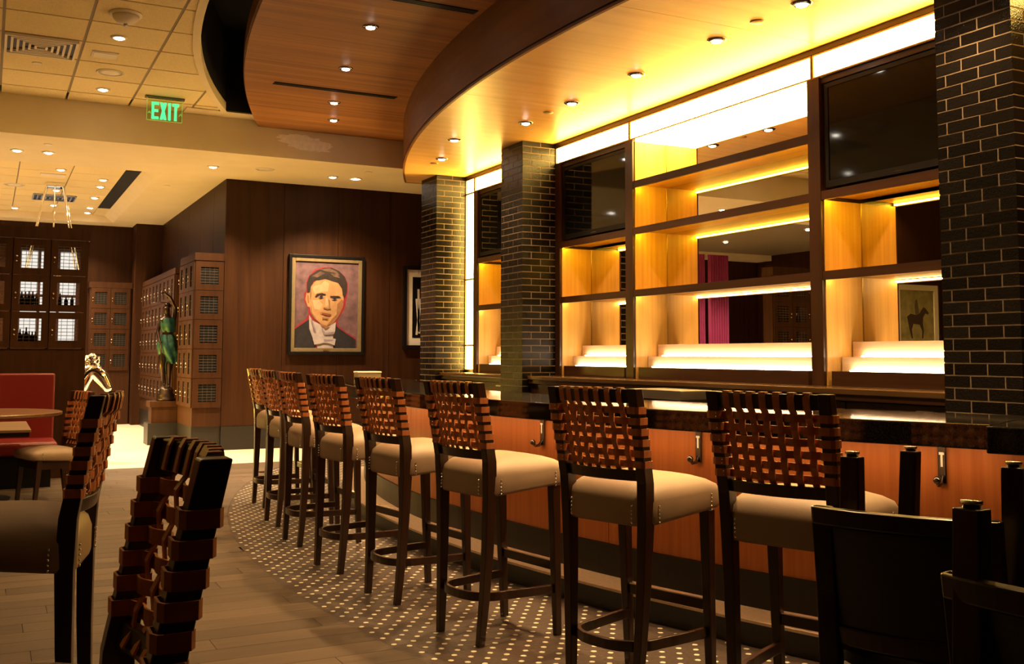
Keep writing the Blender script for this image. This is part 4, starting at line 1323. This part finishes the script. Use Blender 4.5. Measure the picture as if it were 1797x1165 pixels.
box('stand', (-0.5, 0.48, -0.15, 0.15, 0, 0.02), M_BLACK, hs)

# ------------------------------------------------------------------ pictures
PM = {k: mat('paint_'+k, tuple(q*0.5 for q in c), 0.6, var=v, scale=s_) for k, (c, v, s_) in {
    'mauve': ((0.23, 0.12, 0.14), 0.45, 9), 'red': ((0.42, 0.02, 0.04), 0.2, 20), 'suit': ((0.022, 0.018, 0.028), 0.6, 14), 'shirt': ((0.72, 0.62, 0.62), 0.12, 16),
    'skin': ((0.72, 0.40, 0.17), 0.18, 12), 'shade': ((0.42, 0.19, 0.075), 0.2, 14), 'lite': ((0.86, 0.60, 0.33), 0.12, 14), 'hair': ((0.030, 0.016, 0.012), 0.6, 16), 'sheen': ((0.20, 0.11, 0.075), 0.4, 20),
    'eye': ((0.03, 0.02, 0.02), 0.1, 9), 'lip': ((0.36, 0.09, 0.05), 0.2, 9), 'lilac': ((0.42, 0.32, 0.42), 0.2, 12)}.items()}
PK = list(PM)
SHAPES = [
    ('mauve', [(195, 190), (800, 190), (800, 1015), (195, 1015)]),
    ('red', [(195, 822), (300, 742), (328, 690), (314, 622), (286, 582), (282, 500), (302, 470), (300, 390), (318, 338), (378, 268), (450, 242), (530, 236), (602, 266), (664, 318), (699, 390), (700, 470), (684, 560), (669, 640), (606, 740), (606, 796), (684, 856), (787, 916), (787, 1013), (195, 1013)]),
    ('suit', [(195, 842), (310, 757), (335, 742), (370, 930), (402, 1013), (195, 1013)]),
    ('suit', [(586, 772), (602, 812), (690, 872), (785, 932), (785, 1013), (562, 1013), (560, 900)]),
    ('shirt', [(332, 700), (362, 750), (440, 790), (490, 832), (540, 790), (587, 765), (582, 850), (562, 900), (566, 1013), (418, 1013), (370, 920), (336, 830)]),
    ('skin', [(305, 487), (330, 488), (345, 560), (337, 628), (317, 620), (294, 552)]),
    ('shade', [(312, 505), (324, 520), (330, 590), (318, 588)]),
    ('skin', [(330, 500), (345, 430), (400, 362), (480, 356), (560, 372), (620, 382), (650, 430), (660, 520), (656, 600), (630, 662), (600, 730), (560, 780), (500, 800), (440, 780), (385, 740), (350, 690), (335, 620), (325, 560)]),
    ('lite', [(360, 440), (400, 380), (480, 372), (520, 400), (505, 470), (440, 480), (380, 500)]),
    ('lite', [(360, 560), (420, 555), (460, 600), (430, 650), (380, 640)]),
    ('lite', [(487, 520), (503, 520), (512, 600), (495, 620), (482, 600)]),
    ('shade', [(598, 590), (640, 545), (657, 560), (650, 625), (612, 712), (562, 778), (500, 799), (545, 740), (592, 690)]),
    ('shade', [(345, 600), (360, 680), (400, 740), (440, 778), (385, 741), (350, 690)]),
    ('hair', [(312, 492), (306, 400), (328, 330), (398, 275), (460, 249), (540, 243), (612, 273), (668, 330), (692, 392), (688, 465), (668, 535), (656, 520), (642, 430), (602, 386), (545, 372), (480, 352), (420, 367), (372, 372), (347, 420), (336, 484)]),
    ('skin', [(352, 440), (372, 390), (420, 372), (470, 366), (440, 400), (380, 420)]),
    ('hair', [(598, 380), (648, 400), (660, 470), (650, 520), (640, 440)]),
    ('sheen', [(420, 262), (520, 250), (590, 280), (620, 320), (560, 290), (480, 278)]),
    ('shade', [(336, 470), (352, 440), (350, 520), (340, 560)]),
    ('sheen', [(350, 332), (432, 284), (474, 300), (402, 342)]),
    ('sheen', [(530, 300), (590, 300), (620, 340), (560, 330)]),
    ('hair', [(383, 526), (400, 500), (450, 489), (487, 500), (482, 510), (430, 506), (396, 530)]),
    ('hair', [(523, 518), (560, 513), (612, 513), (634, 532), (602, 529), (550, 535)]),
    ('lilac', [(414, 528), (440, 514), (468, 526), (456, 540), (430, 542)]),
    ('eye', [(426, 521), (440, 511), (458, 520), (454, 540), (432, 541)]),
    ('lilac', [(544, 544), (570, 532), (596, 544), (582, 554), (558, 555)]),
    ('eye', [(556, 540), (570, 531), (586, 540), (580, 554), (562, 554)]),
    ('shade', [(510, 545), (526, 560), (528, 625), (540, 640), (512, 640), (520, 610)]),
    ('shade', [(462, 622), (500, 632), (536, 640), (500, 645), (470, 636)]),
    ('lip', [(428, 676), (480, 678), (548, 690), (522, 706), (480, 700)]),
    ('shade', [(450, 720), (520, 728), (510, 740), (460, 735)]),
    ('shade', [(430, 778), (500, 801), (535, 794), (492, 832)]),
    ('lilac', [(440, 800), (486, 868), (575, 855), (560, 880), (480, 885)]),
    ('lilac', [(345, 720), (362, 752), (400, 860), (380, 850)]),
    ('shirt', [(368, 927), (440, 913), (470, 925), (520, 913), (588, 925), (576, 988), (520, 966), (470, 962), (440, 972), (385, 982)]),
    ('lilac', [(472, 930), (560, 932), (560, 944), (476, 956)]),
]


def picture(name, label, x0, x1, z0, z1, y_, rim, mats, liner=0.0, lmat=None, dep=0.05):
    t = thing(name, label, 'picture', ((x0+x1)/2, y_, z0))
    w_ = (x1-x0)/2; h_ = z1-z0
    part('frame', lambda b: b.box(-w_, -w_+rim, -dep, 0, 0, h_).box(w_-rim, w_, -dep, 0, 0, h_).box(-w_+rim, w_-rim, -dep, 0, 0, rim).box(-w_+rim, w_-rim, -dep, 0, h_-rim, h_), mats, t, bevel=0.004)
    if liner > 0:
        a = w_-rim
        part('liner', lambda b: b.box(-a, -a+liner, -dep*0.8, 0, rim, h_-rim).box(a-liner, a, -dep*0.8, 0, rim, h_-rim).box(-a+liner, a-liner, -dep*0.8, 0, rim, rim+liner).box(-a+liner, a-liner, -dep*0.8, 0, h_-rim-liner, h_-rim), lmat, t, bevel=0.003)
    return t, w_, h_


YP = Y_WALL-0.018
pt, w_, h_ = picture('portrait_painting', 'framed painted portrait of a dark-haired man in white bow tie and black coat', 3.632, 4.712, 1.255, 2.628, YP, 0.04, M_BLACK, 0.05, M_GOLDL)
cw, ch = w_-0.088, h_-0.176
b = MB()
for i, (k, poly) in enumerate(SHAPES):
    n = len(poly)
    b.add([(-cw+2*cw*(x-195)/605.0, -0.022-0.0004*i, 0.088+ch*(1015-y)/825.0) for x, y in poly], [tuple(range(n))], PK.index(k))
b.add([(-cw, -0.021, 0.088), (cw, -0.021, 0.088), (cw, -0.021, 0.088+ch), (-cw, -0.021, 0.088+ch), (-cw, -0.004, 0.088), (cw, -0.004, 0.088), (cw, -0.004, 0.088+ch), (-cw, -0.004, 0.088+ch)],
      [(0, 1, 5, 4), (1, 2, 6, 5), (2, 3, 7, 6), (3, 0, 4, 7), (4, 5, 6, 7)], PK.index('mauve'))
b.build('canvas', [PM[k] for k in PK], pt)
box('name_plate', (-0.045, 0.045, -0.045, -0.040, 0.052, 0.074), M_BRASS, pt)

pt, w_, h_ = picture('framed_print', 'black framed print with white mat and crossed white sticks beside the brick column', 5.30, 6.05, 1.345, 2.535, YP, 0.05, M_BLACK)
box('mat_board', (-w_+0.05, w_-0.05, -0.02, -0.01, 0.05, h_-0.05), mat('mat_white', (0.72, 0.66, 0.58), 0.8), pt)
box('print', (-w_+0.145, w_-0.145, -0.023, -0.02, 0.155, h_-0.155), M_BLACK, pt)
for (xa, za, xb_, zb_) in ((-0.17, 0.72, -0.12, 0.22), (-0.14, 0.86, -0.13, 0.24), (-0.10, 0.72, -0.165, 0.2)):
    part('painted_stick', lambda b: b.ribbon([(xa, -0.025, za), ((xa+xb_)/2, -0.025, (za+zb_)/2), (xb_, -0.025, zb_)], 0.003, (1, 0, 0), 0.016), [mat('stick_white', (0.6, 0.56, 0.5), 0.7)]*2, pt)

# picture of a horse and rider on the booth wall, seen in the mirror
pt, w_, h_ = picture('horse_picture', 'framed picture of a horse and rider on a meadow, seen in the back-bar mirror', -2.62, -1.62, 1.38, 2.42, 11.50, 0.03, M_STOOL, 0.09, mat('mat_cream', (0.66, 0.62, 0.52), 0.8))
box('field', (-w_+0.12, w_-0.12, -0.02, -0.01, 0.12, h_-0.12), mat('meadow', (0.28, 0.25, 0.11), 0.7, var=0.35, scale=7), pt)
hp = [(-0.20, 0.42), (-0.22, 0.50), (-0.14, 0.55), (-0.02, 0.53), (0.06, 0.56), (0.15, 0.66), (0.20, 0.64), (0.27, 0.57), (0.25, 0.54), (0.19, 0.56), (0.14, 0.50), (0.13, 0.40), (0.15, 0.28), (0.13, 0.16), (0.10, 0.16), (0.11, 0.28), (0.06, 0.38), (-0.08, 0.39), (-0.12, 0.30), (-0.10, 0.16), (-0.13, 0.16), (-0.17, 0.29)]
MB().add([(-x, -0.022, z) for x, z in hp], [tuple(range(len(hp)))]).build('painted_horse', mat('horse_brown', (0.045, 0.025, 0.018), 0.7), pt)
rd = [(-0.03, 0.53), (-0.05, 0.66), (-0.03, 0.76), (0.01, 0.78), (0.03, 0.70), (0.05, 0.56)]
MB().add([(-x, -0.0225, z) for x, z in rd], [tuple(range(len(rd)))]).build('painted_rider', mat('rider_grey', (0.10, 0.085, 0.06), 0.7), pt)
# magenta curtains deeper in the lobby, seen in the mirror
for i, (xa, xb_) in enumerate(((-2.45, -1.95), (-1.85, -1.45))):
    cu = MB()
    n = 40
    fr = [(xa+(xb_-xa)*q/n, 16.5+0.03*math.sin(q*1.3), 0) for q in range(n+1)]
    cu.loft([[(x, y+dy, z) for x, y, _ in fr for dy in (0,)] for z in (0.02, 3.3)], 0, cap=False, closed=False)
    o = cu.build('curtain', M_PINK, None, smooth=True)
    sm = o.modifiers.new('thick', 'SOLIDIFY'); sm.thickness = 0.008
    tag(o, 'magenta curtain hanging in the lobby, ' + ('the wider one' if i == 0 else 'the narrower one'), 'curtain')
